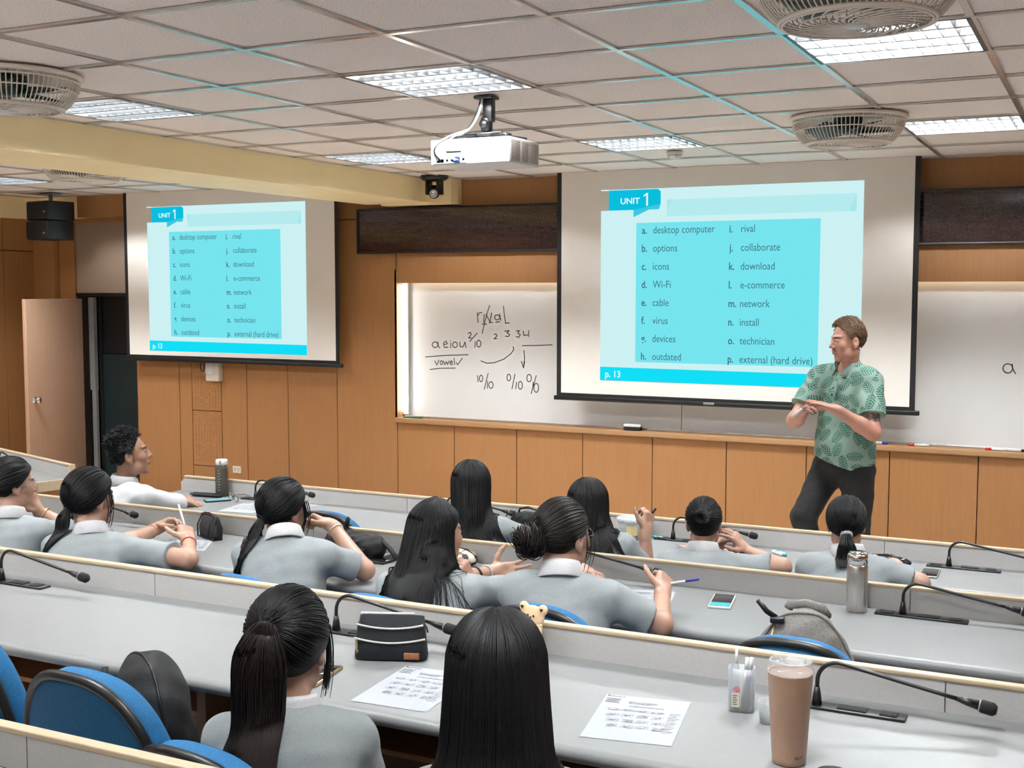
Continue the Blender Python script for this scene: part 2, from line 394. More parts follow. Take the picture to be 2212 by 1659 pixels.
# ================================================================ whiteboard
t = thing('whiteboard', 'long white marker board with handwriting recessed above the beech wainscot', 'whiteboard', (0, YF+.13, 0))
m = MB(); m.box(BX0, -2.86, -.004, .004, .888, 2.06); m.box(-2.855, -.42, -.004, .004, .888, 2.06); m.box(-.415, BX1, -.004, .004, .888, 2.06); m.build('writing_surface', M['board'], t)
STROKES = [[(-4.583,1.752),(-4.576,1.671)],[(-4.579,1.727),(-4.562,1.749),(-4.541,1.752)],[(-4.521,1.737),(-4.525,1.672)],[(-4.470,1.810),(-4.491,1.753),(-4.520,1.659),(-4.538,1.584)],[(-4.504,1.737),(-4.467,1.676),(-4.453,1.750)],[(-4.390,1.698),(-4.382,1.704),(-4.379,1.712),(-4.380,1.721),(-4.386,1.729),(-4.395,1.733),(-4.405,1.734),(-4.415,1.731),(-4.423,1.724),(-4.426,1.716),(-4.425,1.707),(-4.419,1.700),(-4.410,1.695),(-4.400,1.694),(-4.390,1.698)],[(-4.380,1.742),(-4.377,1.711),(-4.369,1.691)],[(-4.346,1.804),(-4.338,1.724),(-4.326,1.668)],[(-4.538,1.658),(-4.498,1.659)],[(-4.477,1.671),(-4.442,1.673)],[(-4.416,1.675),(-4.379,1.680)],[(-4.330,1.669),(-4.292,1.671)],[(-4.667,1.581),(-4.648,1.591),(-4.637,1.576),(-4.663,1.544),(-4.634,1.547)],[(-4.584,1.585),(-4.653,1.516)],[(-4.601,1.517),(-4.605,1.469)],[(-4.560,1.478),(-4.554,1.487),(-4.551,1.499),(-4.552,1.511),(-4.557,1.521),(-4.564,1.528),(-4.572,1.529),(-4.580,1.524),(-4.585,1.515),(-4.588,1.504),(-4.587,1.491),(-4.583,1.481),(-4.576,1.475),(-4.567,1.474),(-4.560,1.478)],[(-4.431,1.575),(-4.414,1.583),(-4.403,1.567),(-4.431,1.542),(-4.403,1.545)],[(-4.337,1.605),(-4.295,1.609),(-4.316,1.591),(-4.291,1.580),(-4.302,1.563),(-4.330,1.565)],[(-4.233,1.607),(-4.205,1.611),(-4.219,1.591),(-4.197,1.579),(-4.211,1.558),(-4.235,1.564)],[(-4.171,1.608),(-4.166,1.575),(-4.132,1.578)],[(-4.123,1.613),(-4.125,1.566)],[(-4.180,1.493),(-4.054,1.497),(-3.919,1.505)],[(-4.962,1.465),(-4.954,1.472),(-4.950,1.482),(-4.951,1.492),(-4.958,1.501),(-4.968,1.506),(-4.980,1.507),(-4.991,1.503),(-4.999,1.496),(-5.003,1.486),(-5.002,1.476),(-4.995,1.467),(-4.985,1.462),(-4.973,1.461),(-4.962,1.465)],[(-4.950,1.508),(-4.946,1.477),(-4.932,1.457)],[(-4.895,1.486),(-4.859,1.495),(-4.873,1.517),(-4.897,1.498),(-4.888,1.463),(-4.853,1.467)],[(-4.829,1.502),(-4.828,1.461)],[(-4.831,1.521),(-4.829,1.518)],[(-4.777,1.469),(-4.770,1.476),(-4.767,1.486),(-4.768,1.496),(-4.773,1.504),(-4.782,1.510),(-4.791,1.510),(-4.800,1.507),(-4.807,1.499),(-4.810,1.490),(-4.809,1.480),(-4.804,1.471),(-4.796,1.466),(-4.786,1.465),(-4.777,1.469)],[(-4.745,1.510),(-4.741,1.472),(-4.713,1.473),(-4.696,1.511),(-4.687,1.467)],[(-5.069,1.381),(-4.874,1.399),(-4.667,1.409)],[(-4.980,1.351),(-4.960,1.317),(-4.940,1.359)],[(-4.911,1.325),(-4.907,1.330),(-4.905,1.337),(-4.906,1.343),(-4.909,1.349),(-4.913,1.352),(-4.918,1.353),(-4.923,1.351),(-4.927,1.346),(-4.929,1.339),(-4.928,1.332),(-4.925,1.327),(-4.921,1.323),(-4.915,1.323),(-4.911,1.325)],[(-4.898,1.354),(-4.886,1.322),(-4.870,1.348),(-4.858,1.323),(-4.845,1.355)],[(-4.838,1.339),(-4.813,1.343),(-4.823,1.358),(-4.837,1.341),(-4.829,1.324),(-4.807,1.329)],[(-4.798,1.378),(-4.792,1.325)],[(-4.779,1.344),(-4.765,1.325),(-4.721,1.380)],[(-5.025,1.279),(-4.933,1.291),(-4.787,1.297)],[(-4.551,1.363),(-4.499,1.345),(-4.428,1.351),(-4.344,1.381),(-4.281,1.426),(-4.256,1.458),(-4.260,1.483)],[(-4.166,1.456),(-4.159,1.392),(-4.169,1.318)],[(-4.188,1.369),(-4.169,1.317),(-4.158,1.367)],[(-4.582,1.244),(-4.576,1.191)],[(-4.540,1.198),(-4.536,1.207),(-4.533,1.218),(-4.534,1.230),(-4.538,1.240),(-4.544,1.246),(-4.551,1.247),(-4.557,1.242),(-4.562,1.234),(-4.565,1.222),(-4.564,1.211),(-4.560,1.201),(-4.554,1.195),(-4.547,1.194),(-4.540,1.198)],[(-4.485,1.264),(-4.521,1.133)],[(-4.491,1.201),(-4.492,1.141)],[(-4.449,1.148),(-4.443,1.157),(-4.440,1.168),(-4.441,1.180),(-4.446,1.190),(-4.453,1.196),(-4.462,1.196),(-4.470,1.192),(-4.476,1.184),(-4.479,1.172),(-4.478,1.161),(-4.473,1.151),(-4.466,1.145),(-4.457,1.144),(-4.449,1.148)],[(-4.290,1.214),(-4.285,1.223),(-4.283,1.234),(-4.284,1.245),(-4.288,1.255),(-4.294,1.261),(-4.301,1.262),(-4.308,1.258),(-4.313,1.249),(-4.316,1.238),(-4.315,1.227),(-4.311,1.217),(-4.305,1.211),(-4.297,1.210),(-4.290,1.214)],[(-4.244,1.265),(-4.271,1.146)],[(-4.230,1.203),(-4.238,1.147)],[(-4.187,1.151),(-4.181,1.161),(-4.179,1.175),(-4.180,1.188),(-4.184,1.200),(-4.191,1.207),(-4.199,1.208),(-4.206,1.203),(-4.212,1.193),(-4.214,1.180),(-4.213,1.166),(-4.209,1.154),(-4.202,1.147),(-4.194,1.146),(-4.187,1.151)],[(-4.109,1.212),(-4.103,1.222),(-4.100,1.235),(-4.101,1.248),(-4.106,1.259),(-4.113,1.265),(-4.122,1.266),(-4.130,1.262),(-4.136,1.252),(-4.139,1.239),(-4.138,1.226),(-4.133,1.215),(-4.126,1.209),(-4.117,1.208),(-4.109,1.212)],[(-4.057,1.259),(-4.102,1.115)],[(-4.084,1.206),(-4.088,1.153)],[(-4.045,1.133),(-4.039,1.144),(-4.036,1.159),(-4.037,1.175),(-4.042,1.188),(-4.050,1.197),(-4.059,1.198),(-4.068,1.192),(-4.074,1.181),(-4.077,1.165),(-4.076,1.149),(-4.071,1.136),(-4.063,1.128),(-4.054,1.127),(-4.045,1.133)],[(-0.595,1.392),(-0.586,1.402),(-0.583,1.415),(-0.585,1.429),(-0.592,1.440),(-0.604,1.447),(-0.617,1.448),(-0.629,1.443),(-0.638,1.433),(-0.642,1.420),(-0.640,1.406),(-0.632,1.395),(-0.621,1.388),(-0.608,1.387),(-0.595,1.392)],[(-0.587,1.447),(-0.581,1.415),(-0.564,1.384)]]
M['marker'] = mat('marker_ink', (.035, .035, .04, 1), .5, noise=60, amount=.3)
m = MB()
for s in STROKES:
    for (a, b), (c, d) in zip(s, s[1:]):
        L = math.hypot(c-a, d-b) or 1e-6; nx, nz = -(d-b)/L*.0036, (c-a)/L*.0036; ex, ez = (c-a)/L*.002, (d-b)/L*.002
        m.add([(a+nx-ex, -.0052, b+nz-ez), (a-nx-ex, -.0052, b-nz-ez), (c-nx+ex, -.0052, d-nz+ez), (c+nx+ex, -.0052, d+nz+ez)], [(0, 1, 2, 3)])
m.build('handwriting', M['marker'], t)
M['strip'] = emit('strip_lamp', (1, .96, .88, 1), STRIP); M['strip2'] = emit('strip_lamp_warm', (1, .82, .52, 1), STRIP*.55)
t = thing('light_strip', 'bright vertical tube lamp along the left edge of the whiteboard', 'strip light', (BX0+.03, YF+.06, .93))
m = MB(); m.bbox(-.028, .028, .02, .04, -.03, 1.08, .004); m.build('lamp_batten', M['white'], t)
m = MB(); m.tube([(0, 0, 0), (0, 0, 1.045)], .02, 12); m.build('lamp_tube', M['strip'], t)
t = thing('light_strip', 'hidden warm tube lamp behind the panel above the whiteboard', 'strip light', (-1.85, YF+.085, 2.04))
m = MB(); m.tube([(-3.3, 0, 0), (3.3, 0, 0)], .012, 8); m.build('lamp_tube', M['strip2'], t)
# things on the ledge
LZ = .885
t = thing('board_eraser', 'black and white felt board eraser on the ledge below the right screen', 'eraser', (-3.19, YF-.015, LZ), .06)
m = MB(); m.bbox(-.065, .065, -.028, .028, 0, .028, .005); m.build('felt_pad', M['blacksoft'], t)
m = MB(); m.bbox(-.067, .067, -.03, .03, .028, .05, .006); m.build('eraser_back', M['white'], t)
tag(MB().bbox(-5.2, -5.02, YF-.02, YF+.0, LZ, LZ+.012, .003).build('chalk_ruler', mat('green_plastic', (.02, .12, .06, 1), .4, noise=20, amount=.1)), 'thin dark green bar on the ledge at the left end of the whiteboard', 'ruler')
capm = {'blue': mat('blue_cap', (.01, .03, .30, 1), .35, noise=30, amount=.05), 'red': mat('red_cap', (.55, .02, .03, 1), .35, noise=30, amount=.05), 'black': M['black']}
for x, c, lab, rev in ((-1.41, 'blue', 'white marker with blue cap on the ledge just right of the standing man', 0), (-1.14, 'red', 'white marker with red cap alone in the middle of the right ledge', 1), (-.655, 'red', 'white marker with red cap beside a black one at the right end of the ledge', 1), (-.535, 'black', 'white marker with black cap at the right end of the ledge', 0)):
    t = thing('whiteboard_marker', lab, 'marker', (x, YF-.02, LZ+.0095), PI if rev else 0, 'markers on the whiteboard ledge')
    m = MB(); m.tube([(-.065, 0, 0), (.03, 0, 0)], .0095, 12); m.build('barrel', M['white'], t)
    m = MB(); m.tube([(.03, 0, 0), (.066, 0, 0), (.07, 0, 0)], [.0095, .009, .006], 12); m.build('cap', capm[c], t)
# ================================================================ long LED text display (switched off) above the board
N = NT('led_matrix_glass'); tc = N.n('ShaderNodeTexCoord'); sx = N.n('ShaderNodeSeparateXYZ'); N.l(tc.outputs['Object'], sx.inputs[0])
def cell(o, k): return N.math('ABSOLUTE', N.math('SUBTRACT', N.math('FRACT', N.math('MULTIPLY', o, k)), .5))
f = N.math('MAXIMUM', cell(sx.outputs[0], 75), cell(sx.outputs[2], 75))
N.l(N.ramp(f, [(.36, (.040, .016, .014, 1)), (.44, (.012, .006, .006, 1))]), N.b.inputs['Base Color'])
N.b.inputs['Roughness'].default_value = .07; N.b.inputs['Specular IOR Level'].default_value = .75; M['led'] = N.m
t = thing('led_display', 'long dark glossy display strip high on the front wall behind the right screen', 'display', (0, YF-.06, 0))
m = MB(); m.box(-5.585, 1.2, -.006, .002, 2.245, 2.575); m.build('display_glass', M['led'], t)
m = MB(); m.bbox(-5.6, 1.215, -.02, .06, 2.575, 2.592, .003); m.bbox(-5.6, 1.215, -.02, .06, 2.228, 2.245, .003); m.bbox(-5.6, -5.585, -.02, .06, 2.23, 2.59, .003); m.bbox(1.2, 1.215, -.02, .06, 2.23, 2.59, .003)
m.box(-5.59, 1.2, .002, .06, 2.24, 2.58); m.build('display_frame', M['black'], t)
# ================================================================ projection screens with the projected page
E = {k: emit('slide_'+k, c, SLIDE) for k, c in dict(white=lin(205, 241, 243), tab=lin(10, 190, 222), fold=lin(60, 200, 225), block=lin(118, 228, 238), bar=lin(18, 222, 247), band=lin(166, 231, 236), text=lin(66, 118, 132), lite=lin(225, 250, 252), line=lin(235, 245, 245)).items()}
LEFTC = ['desktop computer', 'options', 'icons', 'Wi-Fi', 'cable', 'virus', 'devices', 'outdated']
RIGHTC = ['rival', 'collaborate', 'download', 'e-commerce', 'network', 'install', 'technician', 'external (hard drive)']
_v, _ = text_mesh('desktop computer', 0, 0, .055); KX = .458/(max(p[0] for p in _v)-min(p[0] for p in _v))
def slide(parent, X0, ZB, sx, sz):
    def add(name, mb, m, y):
        for i, p in enumerate(mb.v): mb.v[i] = (X0+p[0]*sx, y, ZB+p[2]*sz)
        mb.build(name, m, parent, recalc=False)
    P = lambda *pts: [(a, 0, b) for a, b in pts]
    m = MB(); m.add(P((0, 0), (1.886, 0), (1.886, 1.397), (.062, 1.397), (.062, 1.247), (0, 1.247)), [(0, 1, 2, 3, 4, 5)]); add('projected_page', m, E['white'], -.004)
    m = MB(); m.add(P((0, 1.392), (.062, 1.392), (.062, 1.399), (0, 1.399)), [(0, 1, 2, 3)]); add('page_line', m, E['line'], -.004)
    m = MB(); m.add(P((.51, 1.195), (1.84, 1.195), (1.84, 1.314), (.51, 1.314)), [(0, 1, 2, 3)])
    add('pale_band', m, E['band'], -.005)
    m = MB()
    for k in range(100):
        x = .50+.0138*k; m.add(P((x, 1.195), (x+.005, 1.195), (x+.055, 1.314), (x+.05, 1.314)) if x < 1.785 else P((1.83, 1.2), (1.832, 1.2), (1.832, 1.21), (1.83, 1.21)), [(0, 1, 2, 3)])
    add('hatching', m, E['white'], -.0056)
    m = MB(); m.add(P((.276, .142), (1.602, .142), (1.604, 1.153), (.277, 1.153)), [(0, 1, 2, 3)]); add('word_box', m, E['block'], -.005)
    m = MB(); m.add(P((0, 0), (1.886, 0), (1.886, .092), (0, .1)), [(0, 1, 2, 3)]); add('footer_bar', m, E['bar'], -.005)
    m = MB(); m.add(P((.062, 1.247), (.45, 1.247), (.462, 1.285), (.462, 1.375), (.44, 1.392), (.062, 1.392)), [(0, 1, 2, 3, 4, 5)]); add('unit_tab', m, E['tab'], -.006)
    m = MB(); m.add(P((.255, 1.195), (.462, 1.285), (.45, 1.247), (.255, 1.247)), [(0, 1, 2, 3)]); add('tab_fold', m, E['fold'], -.0062)
    m = MB(); v, f = text_mesh('UNIT', .155, 1.292, .044, .148, .02); m.add(v, f); m.add(P((.352, 1.274), (.366, 1.274), (.366, 1.366), (.354, 1.366), (.332, 1.350), (.332, 1.338), (.352, 1.350)), [(0, 1, 2, 6), (6, 2, 3, 4), (4, 5, 6)]); add('tab_lettering', m, E['lite'], -.0075)
    m = MB(); v, f = text_mesh('p. 13', .042, .025, .05, .12, .02); m.add(v, f); add('footer_lettering', m, E['lite'], -.0075)
    for cx, wx, words_, l0 in ((.322, .408, LEFTC, 'a'), (.972, 1.056, RIGHTC, 'i')):
        m = MB()
        for k, wd in enumerate(words_):
            zb = 1.074-.1303*k-(.004 if cx > .9 else 0)
            v, f = text_mesh(chr(ord(l0)+k)+'.', cx, zb, .054, None, .018); m.add([(cx+(p[0]-cx)*KX, 0, p[2]) for p in v], f)
            v, f = text_mesh(wd, wx, zb, .055); m.add([(wx+(p[0]-wx)*KX, 0, p[2]) for p in v], f)
        add('word_list', m, E['text'], -.0075)
def screen(label, x0, x1, zb, sl):
    t = thing('projection_screen', label, 'projection screen', (0, 8.30, 0), group='pull-down projection screens')
    m = MB(); m.box(x0+.036, x1-.036, -.001, .001, zb+.02, CEIL+.004); m.build('screen_fabric', M['screen'], t)
    m = MB(); 
    for a in (x0, x1-.036): m.box(a, a+.036, -.0012, .0012, zb+.02, CEIL+.004)
    m.box(x0, x1, -.0015, .0015, zb+.02, zb+.045); m.build('black_border', M['blackcloth'], t)
    m = MB(); m.bbox(x0-.02, x1+.03, -.014, .014, zb-.01, zb+.022, .005); m.build('bottom_bar', M['black'], t)
    slide(t, *sl)
    return t
sr = screen('large right projection screen showing a word list, behind the standing man', -3.755, -1.155, 1.115, (-3.40, 1.265, 1, 1))
m = MB(); m.bbox(-2.60, -2.52, -.019, -.0135, 1.118, 1.134, .002); m.build('maker_plate', M['grey'], sr)
slft = screen('smaller looking left projection screen showing a word list, by the side door', -8.07, -5.73, 1.30, (-7.79, 1.385, 1.735/1.886, 1.285/1.397))
m = MB(); m.tube([(-7.19+.022*math.sin(a), 0, 1.265+.05*math.cos(a)) for a in np.linspace(0, 2*PI, 25)], .006, 8, False); m.build('pull_loop', M['black'], slft)
# ---- wall fittings
t = thing('wall_socket', 'ivory double power socket low on the beech front wall', 'socket', (-6.945, YF, .335))
m = MB(); m.bbox(-.047, .047, -.008, .004, -.032, .032, .003); m.build('face_plate', M['ivory'], t)
m = MB()
for x in (-.02, .02):
    for d in (-.006, .006): m.box(x+d-.0015, x+d+.0015, -.0095, -.007, .0, .011)
    m.box(x-.002, x+.002, -.0095, -.007, -.014, -.009)
m.build('socket_slots', M['black'], t)
t = thing('wall_box', 'white plastic control box on the wall under the left projection screen', 'wall box', (-7.16, YF, 1.205))
m = MB(); m.bbox(-.075, .075, -.06, .004, -.085, .095, .008); m.build('box_body', M['ivory'], t)
m = MB(); m.bbox(-.07, .005, -.066, -.058, -.02, .085, .003); m.build('cover_plate', M['white'], t)

# ================================================================ ceiling mounted devices
N = NT('perforated_white'); tc = N.n('ShaderNodeTexCoord'); sx = N.n('ShaderNodeSeparateXYZ'); N.l(tc.outputs['Object'], sx.inputs[0])
def cell2(o, k): return N.math('ABSOLUTE', N.math('SUBTRACT', N.math('FRACT', N.math('MULTIPLY', o, k)), .5))
f = N.math('MAXIMUM', cell2(sx.outputs[1], 125), cell2(sx.outputs[2], 125))
N.l(N.ramp(f, [(.30, (.02, .012, .01, 1)), (.36, (.62, .55, .48, 1))]), N.b.inputs['Base Color']); N.b.inputs['Roughness'].default_value = .5; M['perf'] = N.m
t = thing('projector', 'white ceiling projector with black bracket and trailing cables', 'projector', (-2.549, 4.70, 2.487))
m = MB(); m.bbox(-.197, .197, 0, .30, 0, .112, .006); m.build('body', M['white'], t)
m = MB()
for y0, y1 in ((.018, .10), (.115, .185), (.195, .285)): m.bbox(.1965, .1985, y0, y1, .012, .10, .0008)
m.build('side_vent', M['perf'], t)
pb = MB().bbox(-.18, -.015, -.003, .002, .006, .062, .002).build('port_panel', M['white'], t)
m = MB()
for x in (-.155, -.135): m.box(x-.008, x+.008, -.0045, -.002, .012, .026)
for x, z in ((-.11, .02), (-.086, .02), (-.05, .022), (-.028, .022), (-.112, .045)): m.lathe([(.0055, 0), (.0055, .004), (0, .004)], (x, 0, z), 10, axis='y')
for i in range(len(m.v)): m.v[i] = (m.v[i][0], min(m.v[i][1], -.0045), m.v[i][2])
m.box(-.118, -.04, -.0045, -.002, .053, .06); m.build('ports', M['black'], pb)
blue = mat('blue_plug', (.02, .06, .35, 1), .4, noise=20, amount=.05)
m = MB(); m.bbox(-.075, -.045, -.022, -.003, .010, .022, .003); m.bbox(-.07, -.048, -.006, -.003, .028, .036, .001); m.build('blue_plug', blue, t)
m = MB(); v, fc = text_mesh('CAUTION', .13, .09, .006, .045, .0); m.add(v, fc)
for k in range(9): m.add([(.06+.0*k, 0, .08-.006*k), (.06+.1-.013*(k % 3), 0, .08-.006*k), (.16-.013*(k % 3), 0, .082-.006*k), (.06, 0, .082-.006*k)], [(0, 1, 2, 3)]) if k not in (2, 3) else None
m.add([(.10, 0, .066), (.155, 0, .066), (.155, 0, .072), (.10, 0, .072)], [(0, 1, 2, 3)])
for i in range(len(m.v)): m.v[i] = (m.v[i][0], -.0012, m.v[i][2])
m.build('rating_label', M['print'], t)
br = MB(); br.bbox(-.045, .045, .12, .20, .300, .314, .003); br.bbox(-.012, .035, .145, .185, .20, .302, .006); br.bbox(-.022, .022, .14, .19, .155, .225, .012)
br.lathe([(.02, 0), (.02, .01), (0, .01)], (0, .138, .19), 14, axis='y'); br.bbox(-.10, .09, .13, .19, .135, .153, .004)
for a in (-1, 1):
    for b in (-1, 1): br.tube([(a*.03, .16+b*.02, .142), (a*.10, .16+b*.07, .136), (a*.15, .16+b*.1, .128), (a*.152, .16+b*.1, .110)], .007, 6)
br.bbox(.03, .12, .14, .18, .128, .145, .004)
br.build('ceiling_bracket', M['black'], t)
def cable(pts, r, mt):
    P = [Vector(p) for p in pts]; out = []
    for i in range(len(P)-1):
        p0, p1, p2, p3 = P[max(i-1, 0)], P[i], P[i+1], P[min(i+2, len(P)-1)]
        for s in np.linspace(0, 1, 7)[:-1]:
            out.append(.5*((2*p1)+(p2-p0)*s+(2*p0-5*p1+4*p2-p3)*s*s+(3*p1-p0-3*p2+p3)*s**3))
    out.append(P[-1]); MB().tube(out, r, 8).build('cable', mt, t)
cable([(-.01, .14, .31), (-.018, .128, .25), (-.05, .10, .17), (-.10, .03, .135), (-.14, -.02, .10), (-.165, -.035, .06), (-.155, -.008, .02)], .0045, M['white'])
cable([(-.014, .135, .31), (-.025, .122, .25), (-.06, .09, .168), (-.11, .02, .128), (-.15, -.028, .085), (-.158, -.03, .05), (-.14, -.006, .02)], .0035, M['blacksoft'])
cable([(-.006, .135, .31), (-.012, .12, .24), (-.05, .085, .16), (-.09, .02, .125), (-.115, -.02, .08), (-.10, -.028, .045), (-.06, -.02, .016)], .004, M['white'])
t = thing('ptz_camera', 'black dome camera hanging under the ceiling at the end of the yellow beam', 'camera', (-4.70, 8.1, CEIL))
m = MB(); m.lathe([(.108, 0), (.108, -.012), (.09, -.028), (.05, -.036), (0, -.036)], n=36); m.build('mount_base', M['black'], t)
m = MB(); m.bbox(-.062, -.036, -.04, .04, -.14, -.03, .008); m.bbox(.036, .062, -.04, .04, -.14, -.03, .008); m.build('yoke', M['black'], t)
m = MB(); m.lathe([(0, -.055), (.03, -.055), (.044, -.04), (.046, .02), (.036, .05), (0, .055)], n=24); m.xf((0, -.005, -.115), rx=PI/2-.25, rz=.5); m.build('camera_head', M['black'], t)
m = MB(); m.lathe([(.02, 0), (.03, 0), (.03, -.02), (.024, -.02), (.024, -.006), (0, -.006)], n=24); m.xf((.03, -.062, -.135), rx=-PI/2+.1, rz=.5)
for i, p in enumerate(m.v): pass
m.build('lens', M['chrome'], t)
t = thing('loudspeaker', 'pair of black loudspeaker boxes hung from the ceiling in the left corner', 'loudspeaker', (-8.63, 7.98, 2.38), -.12)
m = MB(); m.bbox(-.15, .15, -.14, .14, .175, .345, .008); m.bbox(-.147, .147, -.15, .13, 0, .17, .008); m.build('cabinet', M['black'], t)
m = MB(); m.bbox(-.142, .142, -.152, -.138, .185, .335, .004); m.bbox(-.14, .14, -.162, -.148, .01, .16, .004); m.build('front_grille', M['blackcloth'], t)
m = MB(); m.bbox(.10, .125, -.155, -.15, .24, .255, .001); m.bbox(.10, .125, -.165, -.16, .05, .065, .001); m.build('badge', M['grey'], t)
m = MB(); m.tube([(0, 0, .34), (0, 0, .41)], .018, 12); m.bbox(-.09, .09, -.05, .05, .405, .418, .003); m.build('hanging_bracket', M['grey'], t)
# ================================================================ rows of desks
def desk(row, label, x0, x1, left_end=False):
    z = DESK_Z[row]; yp = PANEL_Y[row]; yn = NEAR_Y[row]; fz = FLOOR_Z[row]
    t = thing('lecture_desk', label, 'desk', (0, yp, fz), group='long white lecture desks')
    H = z-fz; D = yn-yp       # D < 0: near edge
    m = MB(); r = .019; prof = [(0.0, H), (D+r, H)]
    for k in range(1, 9):
        a = PI/2+PI*k/8; prof.append((D+r+r*math.cos(a)*1.15, H-r+r*math.sin(a)))
    prof += [(0.0, H-2*r)]
    m.prism([(a, b) for a, b in prof], x0, x1, 'yz'); o = m.build('worktop', M['laminate'], t)
    for p in o.data.polygons: p.use_smooth = abs(p.normal.x) < .5 and len(p.vertices) == 4
    o.data.set_sharp_from_angle(angle=math.radians(50))
    m = MB(); e = .04 if left_end else 0
    seams = [s for s in np.arange(-8.35, 3, 1.245)+{1: .0, 2: .29, 3: .55, 4: .3}[row] if x0+.1 < s < x1]
    xs = [x0]+list(seams)+[x1]
    for i, (a, b) in enumerate(zip(xs, xs[1:])):
        a2 = a+(.0015 if i else 0)
        if i == 0 and left_end: m.prism([(a, H-.02), (b-.0015, H-.02), (b-.0015, H+.075), (a+.03, H+.075), (a, H+.05)], 0, .02)
        else: m.box(a2, b-.0015, 0, .02, H-.25, H+.077)
    m.build('back_panel', M['panelgrey'], t)
    m = MB(); m.bbox(x0+(.025 if left_end else 0), x1, -.004, .024, H+.0765, H+.085+.004, .003); m.build('edge_strip', M['palewood'], t)
    m = MB(); m.box(x0+.02, x1-.02, -.10, -.08, .06, H-.035); m.build('modesty_board', M['shadewood'], t)
    k = 0
    for x in np.arange(x0+.02, x1, 1.245):
        m = MB(); m.box(x, x+.03, D+.10, .0, 0, H-.038); m.build('support_panel', M['wood'], t)
    m = MB(); m.box(x0+.02, x1-.02, -.30, -.10, .50 if H > .6 else .4, .515); m.build('shelf', M['wood'], t)
    return t
desk(1, 'front row white desk nearest to the teaching wall, with cut left end', -4.945, 2.3, True)
desk(2, 'second row white desk with five students along it', -7.2, 2.3)
desk(3, 'third row white desk with tan tumbler and black zip case on it', -7.2, 2.3)
desk(4, 'back row white desk, only its top strip showing at the bottom left', -7.2, 2.3)
# angled side desk at the far left
t = thing('side_desk', 'angled white desk with wooden edges beside the open door at the left', 'desk', (-5.86, 5.53, 0), math.radians(161.8))
m = MB(); m.box(-.0, 1.9, .0, .02, .68, .825); m.build('back_panel', M['panelgrey'], t)
m = MB(); m.bbox(-.01, 1.9, -.004, .024, .825, .838, .003); m.bbox(-.022, .0, -.01, .03, .70, .838, .003); m.build('edge_strip', M['palewood'], t)
m = MB(); m.prism([(.0, .0), (1.9, .0), (1.9, .62), (-.02, .33)], .705, .745, 'xy'); m.build('worktop', M['laminate'], t)
m = MB(); m.prism([(-.03, -.0), (.0, 0), (-.02, .33), (-.05, .33)], .69, .75, 'xy'); m.prism([(-.05, .33), (1.9, .62), (1.9, .65), (-.05, .36)], .69, .75, 'xy'); m.build('front_edge', M['palewood'], t)
m = MB(); m.prism([(.02, .02), (1.85, .02), (1.85, .58), (.0, .31)], 0, .70, 'xy'); m.build('cabinet_body', M['wood'], t)
# ---- desk microphones
def make_mic():
    t = thing('desk_microphone', '', 'microphone', group='gooseneck desk microphones')
    m = MB(); m.bbox(-.09, .21, -.024, .024, -.002, .007, .002); bp = m.build('base_plate', M['black'], t)
    m = MB(); m.bbox(.05, .12, -.016, .016, .007, .010, .001); m.build('socket_cover', M['blacksoft'], bp)
    for a, b in ((-.075, -.03), (.15, .19)): MB().bbox(a, b, -.016, .016, .007, .010, .001).build('socket_cover', M['blacksoft'], bp)
    m = MB(); m.tube([(0, 0, .005), (0, 0, .03), (0, 0, .05)], [.013, .010, .0065], 12); m.build('stem', M['black'], t)
    pts = [(0, 0, .045)]
    for k in range(9):
        a = PI-(PI/2+.20)*k/8; pts.append((.05+.05*math.cos(a), 0, .065+.05*math.sin(a)))
    x, z = pts[-1][0], pts[-1][2]
    for k in range(1, 8): pts.append((x+.262*k/7, 0, z-.045*k/7))
    m = MB(); m.tube(pts, .0052, 10); m.build('gooseneck', M['black'], t)
    ex, ez = pts[-1][0], pts[-1][2]; d = Vector((.262, 0, -.045)).normalized()
    q = lambda s: (ex+d.x*s, 0, ez+d.z*s)
    m = MB(); m.tube([q(0), q(.02), q(.05)], [.0055, .009, .0115], 14); hs = m.build('mic_head', M['black'], t)
    m = MB(); m.tube([q(.05), q(.055), q(.08), q(.088)], [.013, .0155, .0155, .009], 16); m.build('foam_tip', M['blacksoft'], hs)
    m = MB(); m.tube([q(.048), q(.0525)], [.0135, .0135], 16); m.build('ring', M['grey'], hs)
    return t
MIC0 = make_mic(); first = True
MICS = [(3, -3.43, 2.905, 'gooseneck microphone on the third row at the left edge of the photo'), (3, -2.035, 2.915, 'gooseneck microphone behind the black zip case'), (3, -.615, 2.905, 'gooseneck microphone behind the tan tumbler'),
        (2, -4.44, 4.185, 'gooseneck microphone pointing past the left student with low ponytail'), (2, -3.15, 4.185, 'gooseneck microphone over the black bag on the second row'), (2, -1.87, 4.185, 'gooseneck microphone pointing at the hand with the blue pen'), (2, -.605, 4.19, 'gooseneck microphone beside the steel bottle'),
        (1, -4.335, 5.43, 'gooseneck microphone between the man in white shirt and the first ponytail student'), (1, -3.09, 5.43, 'gooseneck microphone behind the front row student with long straight hair'), (1, -1.845, 5.43, 'gooseneck microphone by the front row student with a bun'), (1, -.597, 5.42, 'gooseneck microphone above the phone at the right end of the front row'),
        (4, -2.10, 1.47, 'gooseneck microphone at the bottom left corner of the photo'), (4, -.6, 1.47, 'gooseneck microphone out of view on the back row')]
for row, x, y, l in MICS[:-1]:
    t = MIC0 if first else dup(MIC0); first = False
    t.location = (x, y, DESK_Z[row]); t['label'] = l
t = thing('desk_microphone', 'gooseneck microphone on the angled side desk by the door', 'microphone', (-6.35, 5.60, .745), .3, 'gooseneck desk microphones')
